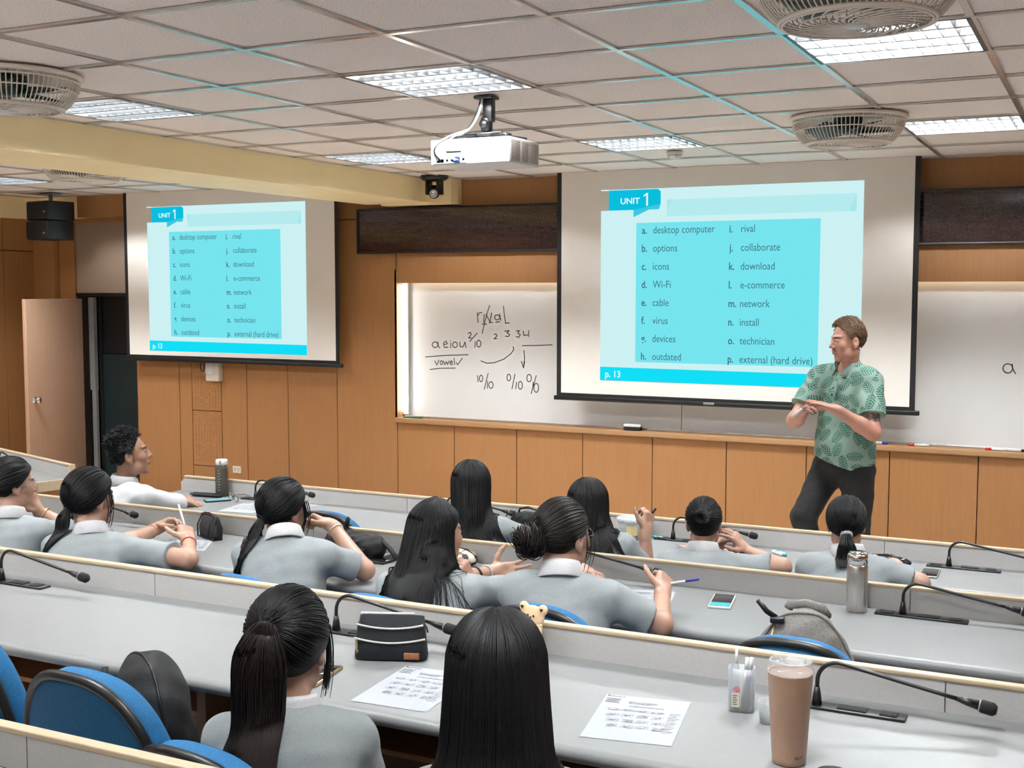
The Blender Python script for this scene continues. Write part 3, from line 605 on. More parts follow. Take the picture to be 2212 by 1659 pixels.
bpy.data.objects.remove(t); t = dup(MIC0, 'gooseneck microphone on the angled side desk by the door', (-6.62, 5.62, .745), -.32)
# ---- chairs
def make_chair():
    t = thing('upholstered_chair', '', 'chair', group='blue upholstered lecture chairs')
    W, Hh = .235, .50; out = []
    for k in range(41):
        a = PI*k/40; c, s_ = math.cos(a), math.sin(a)
        out.append((W*(abs(c)**.75)*(1 if c > 0 else -1), .10+(Hh-.10)*(abs(s_)**.75)))
    out = [(W*.86, 0.02), (W*.97, .06)]+out+[(-W*.97, .06), (-W*.86, .02)]
    n = len(out); cz = .2
    def ring(sc, y): return [(x*sc, y+.55*(x*sc)**2, cz+(z-cz)*sc) for x, z in out]
    m = MB(); m.loft([ring(1, .0), ring(1.0, .045), ring(.97, .062), ring(.88, .073), ring(.5, .075), ring(.02, .072)], True); 
    tl = lambda mb: mb.xf((0, -.06, .40), rx=.12)
    tl(m); m.build('front_cushion', M['fabric_blue'], t)
    m = MB(); m.loft([ring(.985, .0), ring(.97, -.008), ring(.90, -.014), ring(.5, -.02), ring(.02, -.021)], True); tl(m); m.build('back_shell', M['fabric_blue2'], t)
    m = MB(); m.tube(ring(1.0, -.004)+[ring(1.0, -.004)[0]], .0125, 8, False); tl(m); m.build('edge_band', M['black'], t)
    m = MB(); m.bbox(-.23, .23, -.02, .42, .39, .455, .03, 4); m.build('seat_cushion', M['fabric_blue'], t)
    m = MB(); m.bbox(-.22, .22, -.01, .41, .37, .40, .01); m.bbox(-.04, .04, -.10, .05, .36, .50, .01); m.build('seat_pan', M['black'], t)
    m = MB(); m.tube([(0, .18, .03), (0, .18, .38)], .03, 14); m.lathe([(.2, 0), (.2, .012), (.05, .035), (0, .035)], (0, .18, 0), 28); m.build('pedestal', M['black'], t)
    return t
CH0 = make_chair(); first = True
# x, y of the back, turn, row, label ; z is the floor of the row
CHAIRS = [(-2.00, 2.0, -.10, 3, .02, 'blue chair holding the black backpack in the third row'), (-2.485, 2.03, -.1, 3, .08, 'blue chair cut by the left edge of the photo, third row'), (-1.67, 1.98, -.12, 3, -.10, 'blue chair behind the third row student with high ponytail'), (-1.06, 1.84, -.1, 3, -.12, 'blue chair behind the third row student with long loose hair'),
          (-2.59, 3.23, -.1, 2, -.005, 'blue chair behind the second row student with the low ponytail and beige bracelet'), (-2.06, 3.23, -.05, 2, -.012, 'blue chair behind the second row student with long loose hair'), (-1.475, 3.23, -.05, 2, .03, 'blue chair behind the second row student with a messy bun'), (-.73, 3.23, -.02, 2, .03, 'blue chair holding the grey backpack'), (-3.60, 3.23, 0, 2, -.06, 'blue chair behind the second row student holding a white pen'), (-4.2, 3.23, 0, 2, -.06, 'blue chair behind the second row student at the left edge'),
          (-3.22, 4.62, 0, 1, .02, 'empty blue chair in the front row behind the black bag'), (-.30, 4.62, 0, 1, -.06, 'blue chair at the right edge showing only its top'), (-4.75, 4.45, .5, 1, -.06, 'blue chair under the man in white shirt'), (-2.62, 4.58, 0, 1, -.06, 'blue chair under the front row student with straight hair'), (-2.05, 4.58, 0, 1, -.06, 'blue chair under the front row student holding a black pen'), (-1.53, 4.58, 0, 1, -.06, 'blue chair under the front row student with a tight bun'), (-.93, 4.58, 0, 1, -.06, 'blue chair under the front row student with white hair tie')]
for x, y, rz, row, dz, l in CHAIRS:
    t = CH0 if first else dup(CH0); first = False
    t.location = (x, y, FLOOR_Z[row]); t.rotation_euler = (0, 0, rz); t['label'] = l
    if abs(dz) > .001: t.scale = (1, 1, 1+dz)

# ================================================================ people: blended distance fields turned into one continuous mesh
import openvdb
V = lambda *a: np.array(a, float)
def unit(v): v = np.asarray(v, float); return v/np.linalg.norm(v)
def rot_ypr(yaw, pitch=0, roll=0):
    """columns: right, forward, up ; yaw clockwise from +Y, pitch up, roll to the right"""
    cy, sy, cp, sp = math.cos(yaw), math.sin(yaw), math.cos(pitch), math.sin(pitch)
    f = V(sy*cp, cy*cp, sp); r = V(cy, -sy, 0); u = np.cross(r, f)
    c, s = math.cos(roll), math.sin(roll); r, u = c*r-s*u, s*r+c*u
    return np.stack([r, f, u], 1)
class Field:
    def __init__(s, lo, hi, h):
        s.lo = np.asarray(lo, float); s.h = h; s.n = np.ceil((np.asarray(hi)-s.lo)/h).astype(int)+1
        s.d = np.full(s.n, .3, np.float32)
        s.ax = [(s.lo[i]+h*np.arange(s.n[i])).astype(np.float32) for i in range(3)]
    def sub(s, lo, hi):
        a = np.clip(np.floor((np.asarray(lo)-s.lo)/s.h).astype(int), 0, s.n); b = np.clip(np.ceil((np.asarray(hi)-s.lo)/s.h).astype(int)+1, 0, s.n)
        sl = tuple(slice(p, q) for p, q in zip(a, b))
        X = s.ax[0][sl[0]][:, None, None]; Y = s.ax[1][sl[1]][None, :, None]; Z = s.ax[2][sl[2]][None, None, :]
        return sl, X, Y, Z
    def put(s, sl, d, k, op='u'):
        e = s.d[sl]
        if e.size == 0: return
        if op == 'u':
            if k > 0: hh = np.clip(.5+.5*(e-d)/k, 0, 1); s.d[sl] = e*(1-hh)+d*hh-k*hh*(1-hh)
            else: s.d[sl] = np.minimum(e, d)
        else:      # subtract
            if k > 0: hh = np.clip(.5-.5*(e+d)/k, 0, 1); s.d[sl] = e*(1-hh)-d*hh+k*hh*(1-hh)
            else: s.d[sl] = np.maximum(e, -d)
    def cap(s, a, b, ra, rb=None, k=.02, op='u', cut=None, g=0.):
        rb = ra if rb is None else rb; a = np.asarray(a, float); b = np.asarray(b, float); ra += g; rb += g
        pad = max(k, 4*s.h)+.005; lo = np.minimum(a-ra, b-rb)-pad; hi = np.maximum(a+ra, b+rb)+pad
        sl, X, Y, Z = s.sub(lo, hi); ab = b-a; L2 = max(ab@ab, 1e-9)
        t = np.clip(((X-a[0])*ab[0]+(Y-a[1])*ab[1]+(Z-a[2])*ab[2])/L2, 0, 1)
        d = np.sqrt((X-a[0]-t*ab[0])**2+(Y-a[1]-t*ab[1])**2+(Z-a[2]-t*ab[2])**2)-(ra+(rb-ra)*t)
        if cut is not None:     # flat end just past b
            n = ab/math.sqrt(L2); d = np.maximum(d, (X-b[0])*n[0]+(Y-b[1])*n[1]+(Z-b[2])*n[2]-cut)
        s.put(sl, d, k, op)
    def ell(s, c, r, Rm=None, k=.02, op='u', g=0.):
        c = np.asarray(c, float); r = np.asarray(r, float)+g; m = r.max()+max(k, 4*s.h)+.005
        sl, X, Y, Z = s.sub(c-m, c+m); X = X-c[0]; Y = Y-c[1]; Z = Z-c[2]
        if Rm is not None:
            X, Y, Z = X*Rm[0, 0]+Y*Rm[1, 0]+Z*Rm[2, 0], X*Rm[0, 1]+Y*Rm[1, 1]+Z*Rm[2, 1], X*Rm[0, 2]+Y*Rm[1, 2]+Z*Rm[2, 2]
        k0 = np.sqrt((X/r[0])**2+(Y/r[1])**2+(Z/r[2])**2); k1 = np.sqrt((X/r[0]**2)**2+(Y/r[1]**2)**2+(Z/r[2]**2)**2)
        s.put(sl, k0*(k0-1)/np.maximum(k1, 1e-6), k, op)
    def cutplane(s, p, n):       # remove what lies on the side the normal points to
        sl, X, Y, Z = s.sub(s.lo, s.lo+s.h*s.n); n = unit(n)
        s.d = np.maximum(s.d, (X-p[0])*n[0]+(Y-p[1])*n[1]+(Z-p[2])*n[2]).astype(np.float32)
    def wrinkle(s, amp, f=1., seed=0):
        sl, X, Y, Z = s.sub(s.lo, s.lo+s.h*s.n); a = seed*1.7
        w = np.sin(X*23*f+Z*31*f+a+2*np.sin(Y*17*f+a))*np.sin(Y*29*f-Z*13*f+1.3*a+1.5*np.sin(X*19*f))+.5*np.sin(X*61*f-Z*47*f+a)*np.sin(Y*53*f+Z*29*f)
        s.d = (s.d+amp*w).astype(np.float32)
    def at(s, P):
        i = np.clip(((P-s.lo)/s.h), 0, np.array(s.n)-1.001); a = i.astype(int); f = i-a; o = 0
        for dx in (0, 1):
            for dy in (0, 1):
                for dz in (0, 1):
                    o = o+s.d[a[:, 0]+dx, a[:, 1]+dy, a[:, 2]+dz]*(f[:, 0] if dx else 1-f[:, 0])*(f[:, 1] if dy else 1-f[:, 1])*(f[:, 2] if dz else 1-f[:, 2])
        return o
    def push(s, P, gap, it=3):
        """move points out of the body"""
        sh = P.shape; P = P.reshape(-1, 3).copy(); e = s.h
        for _ in range(it):
            d = s.at(P); m = d < gap
            if not m.any(): break
            Q = P[m]; gvec = np.stack([s.at(Q+np.eye(3)[i]*e)-s.at(Q-np.eye(3)[i]*e) for i in range(3)], 1)
            gvec /= np.linalg.norm(gvec, axis=1, keepdims=True)+1e-9
            P[m] = Q+gvec*np.minimum(gap-d[m], .03)[:, None]
        return P.reshape(sh)
    def mesh(s):
        g = openvdb.FloatGrid(.3); g.copyFromArray(s.d)
        p, q = g.convertToQuads(isovalue=0.)
        p = np.asarray(p, float)*s.h+s.lo; q = np.asarray(q)
        a, b, c = p[q[:, 0]], p[q[:, 1]], p[q[:, 2]]
        if np.einsum('ij,ij->i', np.cross(b-a, c-a), a-p.mean(0)).sum() < 0: q = q[:, ::-1]
        return p, q
def np_mesh(name, P, Q, mats, parent=None, base=None, col=None, smooth=True):
    me = bpy.data.meshes.new(name); P = P if base is None else P-base
    nv = Q.shape[1]; me.vertices.add(len(P)); me.vertices.foreach_set('co', P.astype(np.float32).ravel())
    me.loops.add(Q.size); me.loops.foreach_set('vertex_index', Q.astype(np.int32).ravel())
    me.polygons.add(len(Q)); me.polygons.foreach_set('loop_start', (np.arange(len(Q))*nv).astype(np.int32))
    me.polygons.foreach_set('use_smooth', np.full(len(Q), smooth)); me.update(calc_edges=True)
    if col is not None:
        a = me.color_attributes.new('tint', 'FLOAT_COLOR', 'POINT'); a.data.foreach_set('color', np.concatenate([col, np.ones((len(P), 1))], 1).astype(np.float32).ravel())
    me.materials.append(mats); o = bpy.data.objects.new(name, me); COL.objects.link(o)
    if parent: o.parent = parent
    return o
def skinmat(name):
    N = NT(name); at = N.n('ShaderNodeAttribute', attribute_name='tint'); tc = N.n('ShaderNodeTexCoord')
    nz = N.n('ShaderNodeTexNoise', i_Scale=35.0, i_Detail=4.0); N.l(tc.outputs['Object'], nz.inputs['Vector'])
    mx = N.n('ShaderNodeMix', data_type='RGBA', blend_type='MULTIPLY'); mx.inputs[0].default_value = .5
    N.l(at.outputs['Color'], mx.inputs[6]); N.l(N.ramp(nz.outputs[0], [(.3, (.86, .80, .78, 1)), (.7, (1, 1, 1, 1))]), mx.inputs[7])
    N.l(mx.outputs[2], N.b.inputs['Base Color']); N.b.inputs['Roughness'].default_value = .48
    N.b.inputs['Subsurface Weight'].default_value = .08; N.b.inputs['Subsurface Radius'].default_value = (.012, .004, .002); N.b.inputs['Subsurface Scale'].default_value = .5
    return N.m
M['skin'] = skinmat('skin')
def hairmat(name, c, rough=.5):
    N = NT(name); tc = N.n('ShaderNodeTexCoord'); nz = N.n('ShaderNodeTexNoise', i_Scale=60.0, i_Detail=2.0); N.l(tc.outputs['Object'], nz.inputs['Vector'])
    N.l(N.ramp(nz.outputs[0], [(.3, scale(c, .6)), (.7, scale(c, 1.5))]), N.b.inputs['Base Color'])
    N.b.inputs['Roughness'].default_value = rough; N.b.inputs['Specular IOR Level'].default_value = .26; return N.m
M['hair_black'] = hairmat('black_hair', (.0045, .0042, .0044, 1)); M['hair_brown'] = hairmat('dark_brown_hair', (.011, .0065, .005, 1), .45)
M['hair_fair'] = hairmat('brown_hair', (.095, .05, .025, 1), .5)
def cloth(name, c, sc=260., amount=.12, bump=.25, rough=.85):
    return mat(name, c, rough, noise=sc, amount=amount, bump=bump)
M['uniform'] = cloth('grey_polo_fabric', (.238, .256, .262, 1)); M['collarwhite'] = cloth('white_rib_collar', (.50, .49, .495, 1))
M['shirtwhite'] = cloth('white_shirt_cotton', (.52, .525, .53, 1)); M['jean'] = cloth('black_denim', (.0075, .0075, .008, 1), 120, .4, .5)
M['trouser'] = cloth('dark_trousers', (.02, .021, .026, 1))
# leaf print of the polo shirt
N = NT('leaf_print_polo'); tc = N.n('ShaderNodeTexCoord'); mp = N.n('ShaderNodeMapping'); mp.inputs['Scale'].default_value = (12.5, 4.5, 12.5); N.l(tc.outputs['Object'], mp.inputs[0])
vo = N.n('ShaderNodeTexVoronoi', i_Scale=1.0, i_Randomness=.75); N.l(mp.outputs[0], vo.inputs['Vector'])
sub = N.n('ShaderNodeVectorMath', operation='SUBTRACT'); N.l(mp.outputs[0], sub.inputs[0]); N.l(vo.outputs['Position'], sub.inputs[1])
sc_ = N.n('ShaderNodeSeparateColor'); N.l(vo.outputs['Color'], sc_.inputs[0])
vr = N.n('ShaderNodeVectorRotate', rotation_type='Y_AXIS'); N.l(sub.outputs[0], vr.inputs['Vector']); N.l(N.math('MULTIPLY', sc_.outputs[0], 6.28), vr.inputs['Angle'])
sp = N.n('ShaderNodeSeparateXYZ'); N.l(vr.outputs[0], sp.inputs[0])
av = N.math('ABSOLUTE', sp.outputs[2])
lf = N.math('GREATER_THAN', N.math('SINE', N.math('ADD', N.math('MULTIPLY', sp.outputs[0], 34.), N.math('MULTIPLY', av, -26.))), -.15)
mid = N.math('LESS_THAN', av, .025)
ins = N.math('LESS_THAN', N.math('ADD', N.math('POWER', N.math('MULTIPLY', sp.outputs[0], 1.6), 2.), N.math('POWER', N.math('MULTIPLY', sp.outputs[2], 3.1), 2.)), 1.)
fac = N.math('MULTIPLY', N.math('MAXIMUM', lf, mid), ins)
lg = N.n('ShaderNodeMix', data_type='RGBA'); N.l(fac, lg.inputs[0]); lg.inputs[6].default_value = (.185, .285, .24, 1)
lc = N.n('ShaderNodeMix', data_type='RGBA'); N.l(sc_.outputs[1], lc.inputs[0]); lc.inputs[6].default_value = (.02, .092, .066, 1); lc.inputs[7].default_value = (.05, .155, .112, 1)
N.l(lc.outputs[2], lg.inputs[7]); N.l(lg.outputs[2], N.b.inputs['Base Color']); N.b.inputs['Roughness'].default_value = .8; M['leafshirt'] = N.m
M['sage'] = cloth('sage_collar', (.215, .31, .272, 1))
# ---------------------------------------------------------------- body pieces
HEADPTS = None
def add_head(F, H, R, s=1., male=False):
    """head with face; H ear-level centre, R axes"""
    L = lambda x, y, z: H+R@(V(x, y, z)*s)
    E_ = lambda c, r, k=.012, op='u': F.ell(L(*c), V(*r)*s, R, k*s, op)
    C_ = lambda a, b, ra, rb=None, k=.01, op='u': F.cap(L(*a), L(*b), ra*s, (ra if rb is None else rb)*s, k*s, op)
    E_((0, -.008, .042), (.074, .094, .086)); E_((0, .035, -.012), (.058, .060, .078), .03)
    j = .012 if male else .006
    E_((0, .040, -.062), (.046+j*.5, .040, .034), .025); E_((0, .068, -.092), (.022+j*.4, .018, .017), .02)
    for a in (-1, 1):
        E_((a*.047, .014, -.058), (.014+j*.3, .026, .026), .025); E_((a*.040, .062, -.012), (.022, .020, .024), .02)
        C_((a*.012, .090, .036), (a*.044, .076, .038), .008 if male else .006, .006, .012)
        E_((a*.032, .096, .016), (.017, .012, .012), .012, 's'); E_((a*.031, .078, .016), (.0135, .0135, .0125), .004)
        C_((a*.018, .0905, .021), (a*.044, .083, .020), .0035, .003, .004)
        # ear: rim, bowl and lobe
        E_((a*.076, -.008, .004), (.009, .020, .031), .008); E_((a*.085, -.004, .008), (.006, .010, .015), .005, 's'); E_((a*.073, .0, -.024), (.007, .009, .010), .006)
    C_((0, .090, .026), (0, .110, -.016), .008, .0115, .012); E_((-.012, .098, -.019), (.009, .010, .008), .006); E_((.012, .098, -.019), (.009, .010, .008), .006)
    C_((-.020, .086, -.047), (.020, .086, -.047), .0065, None, .006); E_((0, .094, -.046), (.015, .008, .006), .006); E_((0, .092, -.057), (.017, .009, .007), .006)
    C_((-.022, .094, -.0512), (.022, .094, -.0512), .0022, None, .003, 's')
def head_tint(P, H, R, s, base, col, hairc=(.02, .014, .012), lips=(.42, .16, .13), brow=True, beard=None):
    q = (P-H)@R/s; x, y, z = np.abs(q[:, 0]), q[:, 1], q[:, 2]; near = np.linalg.norm(q, axis=1) < .17
    sm = lambda e: np.clip(e, 0, 1)[:, None]
    def mix(f, c): nonlocal col; f = f*near[:, None]; col = col*(1-f)+np.array(c)*f
    mix(sm(1.3-np.hypot((x)/.024, (z+.0515)/.0105))*(y > .078)[:, None], lips)
    mix(.45*sm(1.-np.hypot((x-.042)/.03, (z+.012)/.03))*(y > .03)[:, None], np.array(base)*V(1.02, .80, .76))
    mix(.6*sm(1.2-np.hypot(x/.017, (z+.012)/.02))*(y > .098)[:, None], np.array(base)*V(1.02, .78, .72))
    if brow: mix(sm(1.7-np.hypot((x-.031)/.021, (z-.0365-.06*(x-.031))/.0052))*(y > .055)[:, None], hairc)
    # eyes
    r = np.hypot((x-.031)/.0112, (z-.0150)/.0046); mix(sm((1.1-r)*4)*(y > .07)[:, None], (.42, .36, .33))
    r2 = np.hypot(x-.031, z-.0155); mix(sm((.0052-r2)*900)*(np.abs(z-.015) < .0046)[:, None]*(y > .07)[:, None], (.02, .013, .01)); mix(.75*sm(1.4-np.abs(r-1.15)*6)*((y > .065) & (z > .0155))[:, None], (.06, .035, .028))
    if beard is not None:
        mix(.65*sm(1.4-np.hypot(x/.028, (z+.0375)/.008))*(y > .075)[:, None], beard)
        mix(.16*sm(1.3-np.hypot(x/.062, (z+.075)/.040))*(z < -.035)[:, None], beard)
    return col
def add_hand(F, W, d, n, side, curl=(.35, .45, .3), s=1., spread=.05, thumb=None, per=None):
    """W wrist, d towards the knuckles, n palm normal, side +1 right hand / -1 left; five separate fingers"""
    d = unit(d); n = unit(n-d*(np.dot(n, d))); l = np.cross(d, n)*side
    offs = (.029, .010, -.010, -.027); lens = (.070, .078, .072, .056); rad = (.0088, .0090, .0086, .0076)
    for i in range(4):
        kn = W+d*(.090-.004*abs(i-1))*s+l*offs[i]*s
        F.cap(W+l*offs[i]*.55*s, kn, .0155*s, .0120*s, .012)
    F.cap(W+d*.03*s+l*.016*s+n*.006*s, W+d*.06*s+l*.026*s+n*.008*s, .016*s, .012*s, .012); F.cap(W-d*.02*s, W+d*.02*s, .0235*s, .022*s, .02)
    for i in range(4):
        c = per[i] if per else 1.; p = W+d*(.090-.004*abs(i-1))*s+l*offs[i]*s; th = 0; dd = unit(d+l*(1.5-i)*spread)
        for j, (fr, cu) in enumerate(zip((.46, .30, .24), curl)):
            th += cu*c; dr = dd*math.cos(th)+n*math.sin(th); q = p+dr*lens[i]*fr*s
            F.cap(p, q, rad[i]*(1-.10*j)*s, rad[i]*(1-.10*(j+1))*s, .004); p = q
    td = thumb if thumb is not None else (.62, .72, .32); b = W+d*.022*s+l*.024*s
    dr = unit(d*td[0]+l*td[1]+n*td[2]); p = b; dv = dr
    for L, r0, r1 in ((.040, .0135, .0115), (.034, .0110, .0098), (.027, .0098, .0080)):
        q = p+dv*L*s; F.cap(p, q, r0*s, r1*s, .008); p = q; dv = unit(dv+d*.30-l*.10)
    return l
SK_ASIAN = (.42, .25, .178); SK_MAN = (.34, .185, .12); SK_T = (.41, .21, .15)
def strands(name, paths, r, mt, parent, base, extra=None, taper=.5):
    """paths (N,M,3) -> triangular tubes, joined with the under-shell into one hair mesh"""
    N_, M_, _ = paths.shape; T = np.gradient(paths, axis=1); T /= np.linalg.norm(T, axis=2, keepdims=True)+1e-9
    up = np.where(np.abs(T[..., 2:3]) < .9, V(0, 0, 1), V(1, 0, 0)); A = np.cross(T, up); A /= np.linalg.norm(A, axis=2, keepdims=True)+1e-9; B = np.cross(T, A)
    prof = np.ones(M_); k = max(2, M_//4); prof[-k:] = np.linspace(1, taper, k); prof[0] = .7
    rr = (r*(.7+.6*rng.random((N_, 1))))*prof[None]
    ring = np.stack([paths+(A*math.cos(a)+B*math.sin(a))*rr[..., None] for a in (0, 2.094, 4.189)], 2)      # N,M,3,3
    P = ring.reshape(-1, 3); idx = np.arange(N_*M_*3).reshape(N_, M_, 3); a = idx[:, :-1]; b = idx[:, 1:]
    Q = np.stack([a, np.roll(a, -1, 2), np.roll(b, -1, 2), b], -1).reshape(-1, 4)
    if extra is not None: p2, q2 = extra; Q = np.concatenate([Q, q2+len(P)]); P = np.concatenate([P, p2])
    return np_mesh(name, P, Q, mt, parent, base)
HL_AZ = np.radians([0, 35, 54, 66, 76, 84, 94, 108, 128, 180]); HL_EL = np.radians([44, 39, 25, 6, -14, -12, 8, -12, -42, -46])
def scalp(n, female=True):
    """unit directions over the hair-bearing scalp, head-local"""
    u = rng.normal(size=(n*4, 3)); u /= np.linalg.norm(u, axis=1, keepdims=True)
    az = np.abs(np.arctan2(u[:, 0], u[:, 1])); el = np.arcsin(u[:, 2])
    return u[el > np.interp(az, HL_AZ, HL_EL)][:n]
RAD = V(.079, .099, .092); CEN = V(0, -.008, .042)
def cap_shell(H, R, s, grow=.004, h=.004, low=0.):
    F = Field(H-.17*s, H+.19*s, h); F.ell(H+R@(CEN*s), (RAD+grow)*s, R, 0)
    F.cutplane(H+R@(V(0, .012, .018-low)*s), R@V(0, .74, -.67)); return F
def tied(n, tie, H, R, s, lift=.006, vol=.0):
    """hair combed over the skull to the tie point (head-local unit direction)"""
    u = scalp(n); t = unit(tie); M_ = 14; w = np.linspace(0, 1, M_)[None, :, None]
    om = np.arccos(np.clip(u@t, -1, 1))[:, None, None]; so = np.sin(om)+1e-6
    p = (np.sin((1-w)*om)*u[:, None]+np.sin(w*om)*t)/so; p /= np.linalg.norm(p, axis=2, keepdims=True)
    lay = (vol+rng.random((len(u), 1, 1))*lift+.001)*np.sin(np.pi*np.clip(w*.9+.1, 0, 1))**.5
    q = CEN+p*(RAD+lay)
    q[:, -3:] += (rng.normal(size=(len(u), 1, 3))*.004)
    return H+(q*s)@R.T
def tail(n, tie, H, R, s, length, out=.05, width=.03, seed=0, sway=(0, 0, 0), drop=1., F=None, gap=.008, M_=24):
    t = unit(tie); root = CEN+t*(RAD+.006); w = np.linspace(0, 1, M_)[None, :, None]
    a = rng.random((n, 1, 1))*2*PI; rad = np.sqrt(rng.random((n, 1, 1)))
    side = V(1, 0, 0); up = np.cross(side, t)
    off = (np.cos(a)*side*width+np.sin(a)*up*width*.7)*rad
    L = length*(.72+.3*rng.random((n, 1, 1))); world_root = H+R@(root*s); tw = R@t
    O = (off@R.T)
    e = 1-np.exp(-w*7)
    P = world_root+O*(.25+.75*np.clip(w*3.5, 0, 1)-.35*w**2)+tw*out*e*(.9+.3*rad)+V(0, 0, -1)*L*drop*(w-.10*e)+np.array(sway)*w**1.3*length
    P = P+.004*np.sin(w*9+a*3)*rng.normal(size=(n, 1, 3))*w
    if F is None: return P
    P = F.push(P, gap+.004, 6)
    for _ in range(5): P[:, 3:-1] = .5*P[:, 3:-1]+.25*(P[:, 2:-2]+P[:, 4:])
    return F.push(P, gap, 4)
def long_hair(n, H, R, s, length, F, gap=.008, az_max=2.05, inward=.12, M_=30, wave=.004, part=.0, vol=.0):
    phi = (rng.random(n)*2-1)*az_max; el0 = np.radians(50+38*rng.random(n)); lay = (vol+rng.random(n)**.7*.012)[:, None]
    k = 11; out = np.zeros((n, M_, 3)); w1 = np.linspace(0, 1, k)
    el = el0[:, None]*(1-w1)+np.radians(-6)*w1
    dx = np.sin(phi)[:, None]*np.cos(el); dy = -np.cos(phi)[:, None]*np.cos(el); dz = np.sin(el)
    sweep = .045*(np.clip(np.abs(phi)-1.2, 0, 1))[:, None]*np.sin(w1*PI)
    out[:, :k] = np.stack([dx*(RAD[0]+lay)+part*(1-w1), dy*(RAD[1]+lay)+CEN[1]+.02*(1-w1)-sweep*0, dz*(RAD[2]+lay)+CEN[2]], 2)
    e = out[:, k-1]; w2 = np.linspace(0, 1, M_-k+1)[1:][None, :, None]; L = (length*(.86+.16*rng.random(n)))[:, None, None]
    hang = np.repeat(e[:, None], M_-k, 1); hang[:, :, 0:1] *= (1-inward*np.sin(np.clip(w2*2.2, 0, 1)*PI/2)); 
    P0 = H+(out[:, :k]*s)@R.T; P1 = H+(hang*s)@R.T+V(0, 0, -1)*L*w2-R[:, 1]*V(1, 1, 0)*(.055*np.clip(1.6-np.abs(phi), 0, 1)[:, None, None]*np.clip(w2*1.6, 0, 1))
    P = np.concatenate([P0, P1], 1)
    P[:, k:] += wave*np.sin(w2*7+rng.random((n, 1, 1))*6)*rng.normal(size=(n, 1, 3))*w2
    P[:, k-2:] = F.push(P[:, k-2:], gap+.004, 7)
    for _ in range(5): P[:, k-3:-1] = .5*P[:, k-3:-1]+.25*(P[:, k-4:-2]+P[:, k-2:])
    P[:, k-2:] = F.push(P[:, k-2:], gap, 4)
    return P
def bun(n, tie, H, R, s, br=.042, bd=.03, mess=.002):
    t = unit(tie); c = CEN+t*(RAD+bd*.7); a0 = rng.random((n, 1))*2*PI; w = np.linspace(0, 1, 16)[None]
    side = unit(np.cross(t, V(0, 0, 1))); up = np.cross(side, t); th = a0+w*(2.6+2*rng.random((n, 1))); tube = rng.random((n, 1))*2*PI+w*2.4
    rr = br*(.55+.45*np.cos(tube)*.9); hh = bd*np.sin(tube)*.9+.004
    P = c+side*(rr*np.cos(th))[..., None]+up*(rr*np.sin(th))[..., None]+t*hh[..., None]
    P = P+mess*rng.normal(size=(n, 1, 3))+mess*np.sin(w*5+a0)[..., None]*rng.normal(size=(n, 1, 3))
    return H+(P*s)@R.T
def ring_band(c, nrm, r, q, name, mt, parent, base, sy=1., n=28):
    nrm = unit(nrm); a = unit(np.cross(nrm, V(.3, .2, 1))); b = np.cross(nrm, a)
    MB().tube([tuple(c-base+(a*math.cos(2*PI*k/n)+b*math.sin(2*PI*k/n)*sy)*r) for k in range(n+1)], q, 8, False).build(name, mt, parent)
def collar(N0, up, R, rx, ry, name, mt, parent, base, hgt=.05, open_=.5, drop=.036, flare=1.30):
    """folded shirt collar round the neck: inner stand and outer fall, open at the front"""
    up = unit(up); r = R[:, 0]; r = unit(r-up*np.dot(r, up)); f = np.cross(up, r); m = MB(); n = 36; rows = []
    for k in range(n+1):
        a = PI/2+open_*.5+(2*PI-open_)*k/n; c, s_ = math.cos(a), math.sin(a); fr = max(0, s_)**2
        pos = lambda kx, z, fwd=0.: N0-base+r*(rx*kx*c)+f*((ry*kx*s_)+fwd)+up*z
        rows.append([pos(.93, -.012-.02*fr), pos(.96, hgt*.9-.03*fr), pos(1.0, hgt-.03*fr), pos(1.07, hgt-.012-.03*fr), pos(flare+.05*fr, -drop*(.25+.75*fr)+.006, .012*fr), pos(flare-.06+.05*fr, -drop*(.25+.75*fr)+.002, .010*fr), pos(1.03, hgt*.5-.03*fr)])
    m.loft([[tuple(p) for p in rw] for rw in rows], True); return m.build(name, mt, parent)

# ---------------------------------------------------------------- seated students
M['beige'] = mat('beige_band', (.55, .45, .33, 1), .6, noise=60, amount=.1); M['redcord'] = mat('red_cord', (.40, .06, .04, 1), .6, noise=60, amount=.1)
M['orangecord'] = mat('orange_cord', (.55, .22, .10, 1), .6, noise=60, amount=.1); M['greyband'] = mat('grey_band', (.40, .39, .37, 1), .6, noise=60, amount=.1)
def glasses(H, R, s, parent, base, mt):
    m = MB(); g = lambda x, y, z: tuple(H+R@(V(x, y, z)*s)-base)
    for a in (-1, 1):
        m.tube([g(a*(.032+.023*math.cos(2*PI*k/20)), .103-.006*abs(math.cos(2*PI*k/20)), .012+.020*math.sin(2*PI*k/20)) for k in range(21)], .0014, 6, False)
        m.tube([g(a*.055, .099, .018), g(a*.073, .07, .018), g(a*.081, .0, .016), g(a*.080, -.012, .004)], .0015, 6)
    m.tube([g(-.010, .105, .016), g(0, .108, .018), g(.010, .105, .016)], .0014, 6); m.build('glasses', mt, parent)
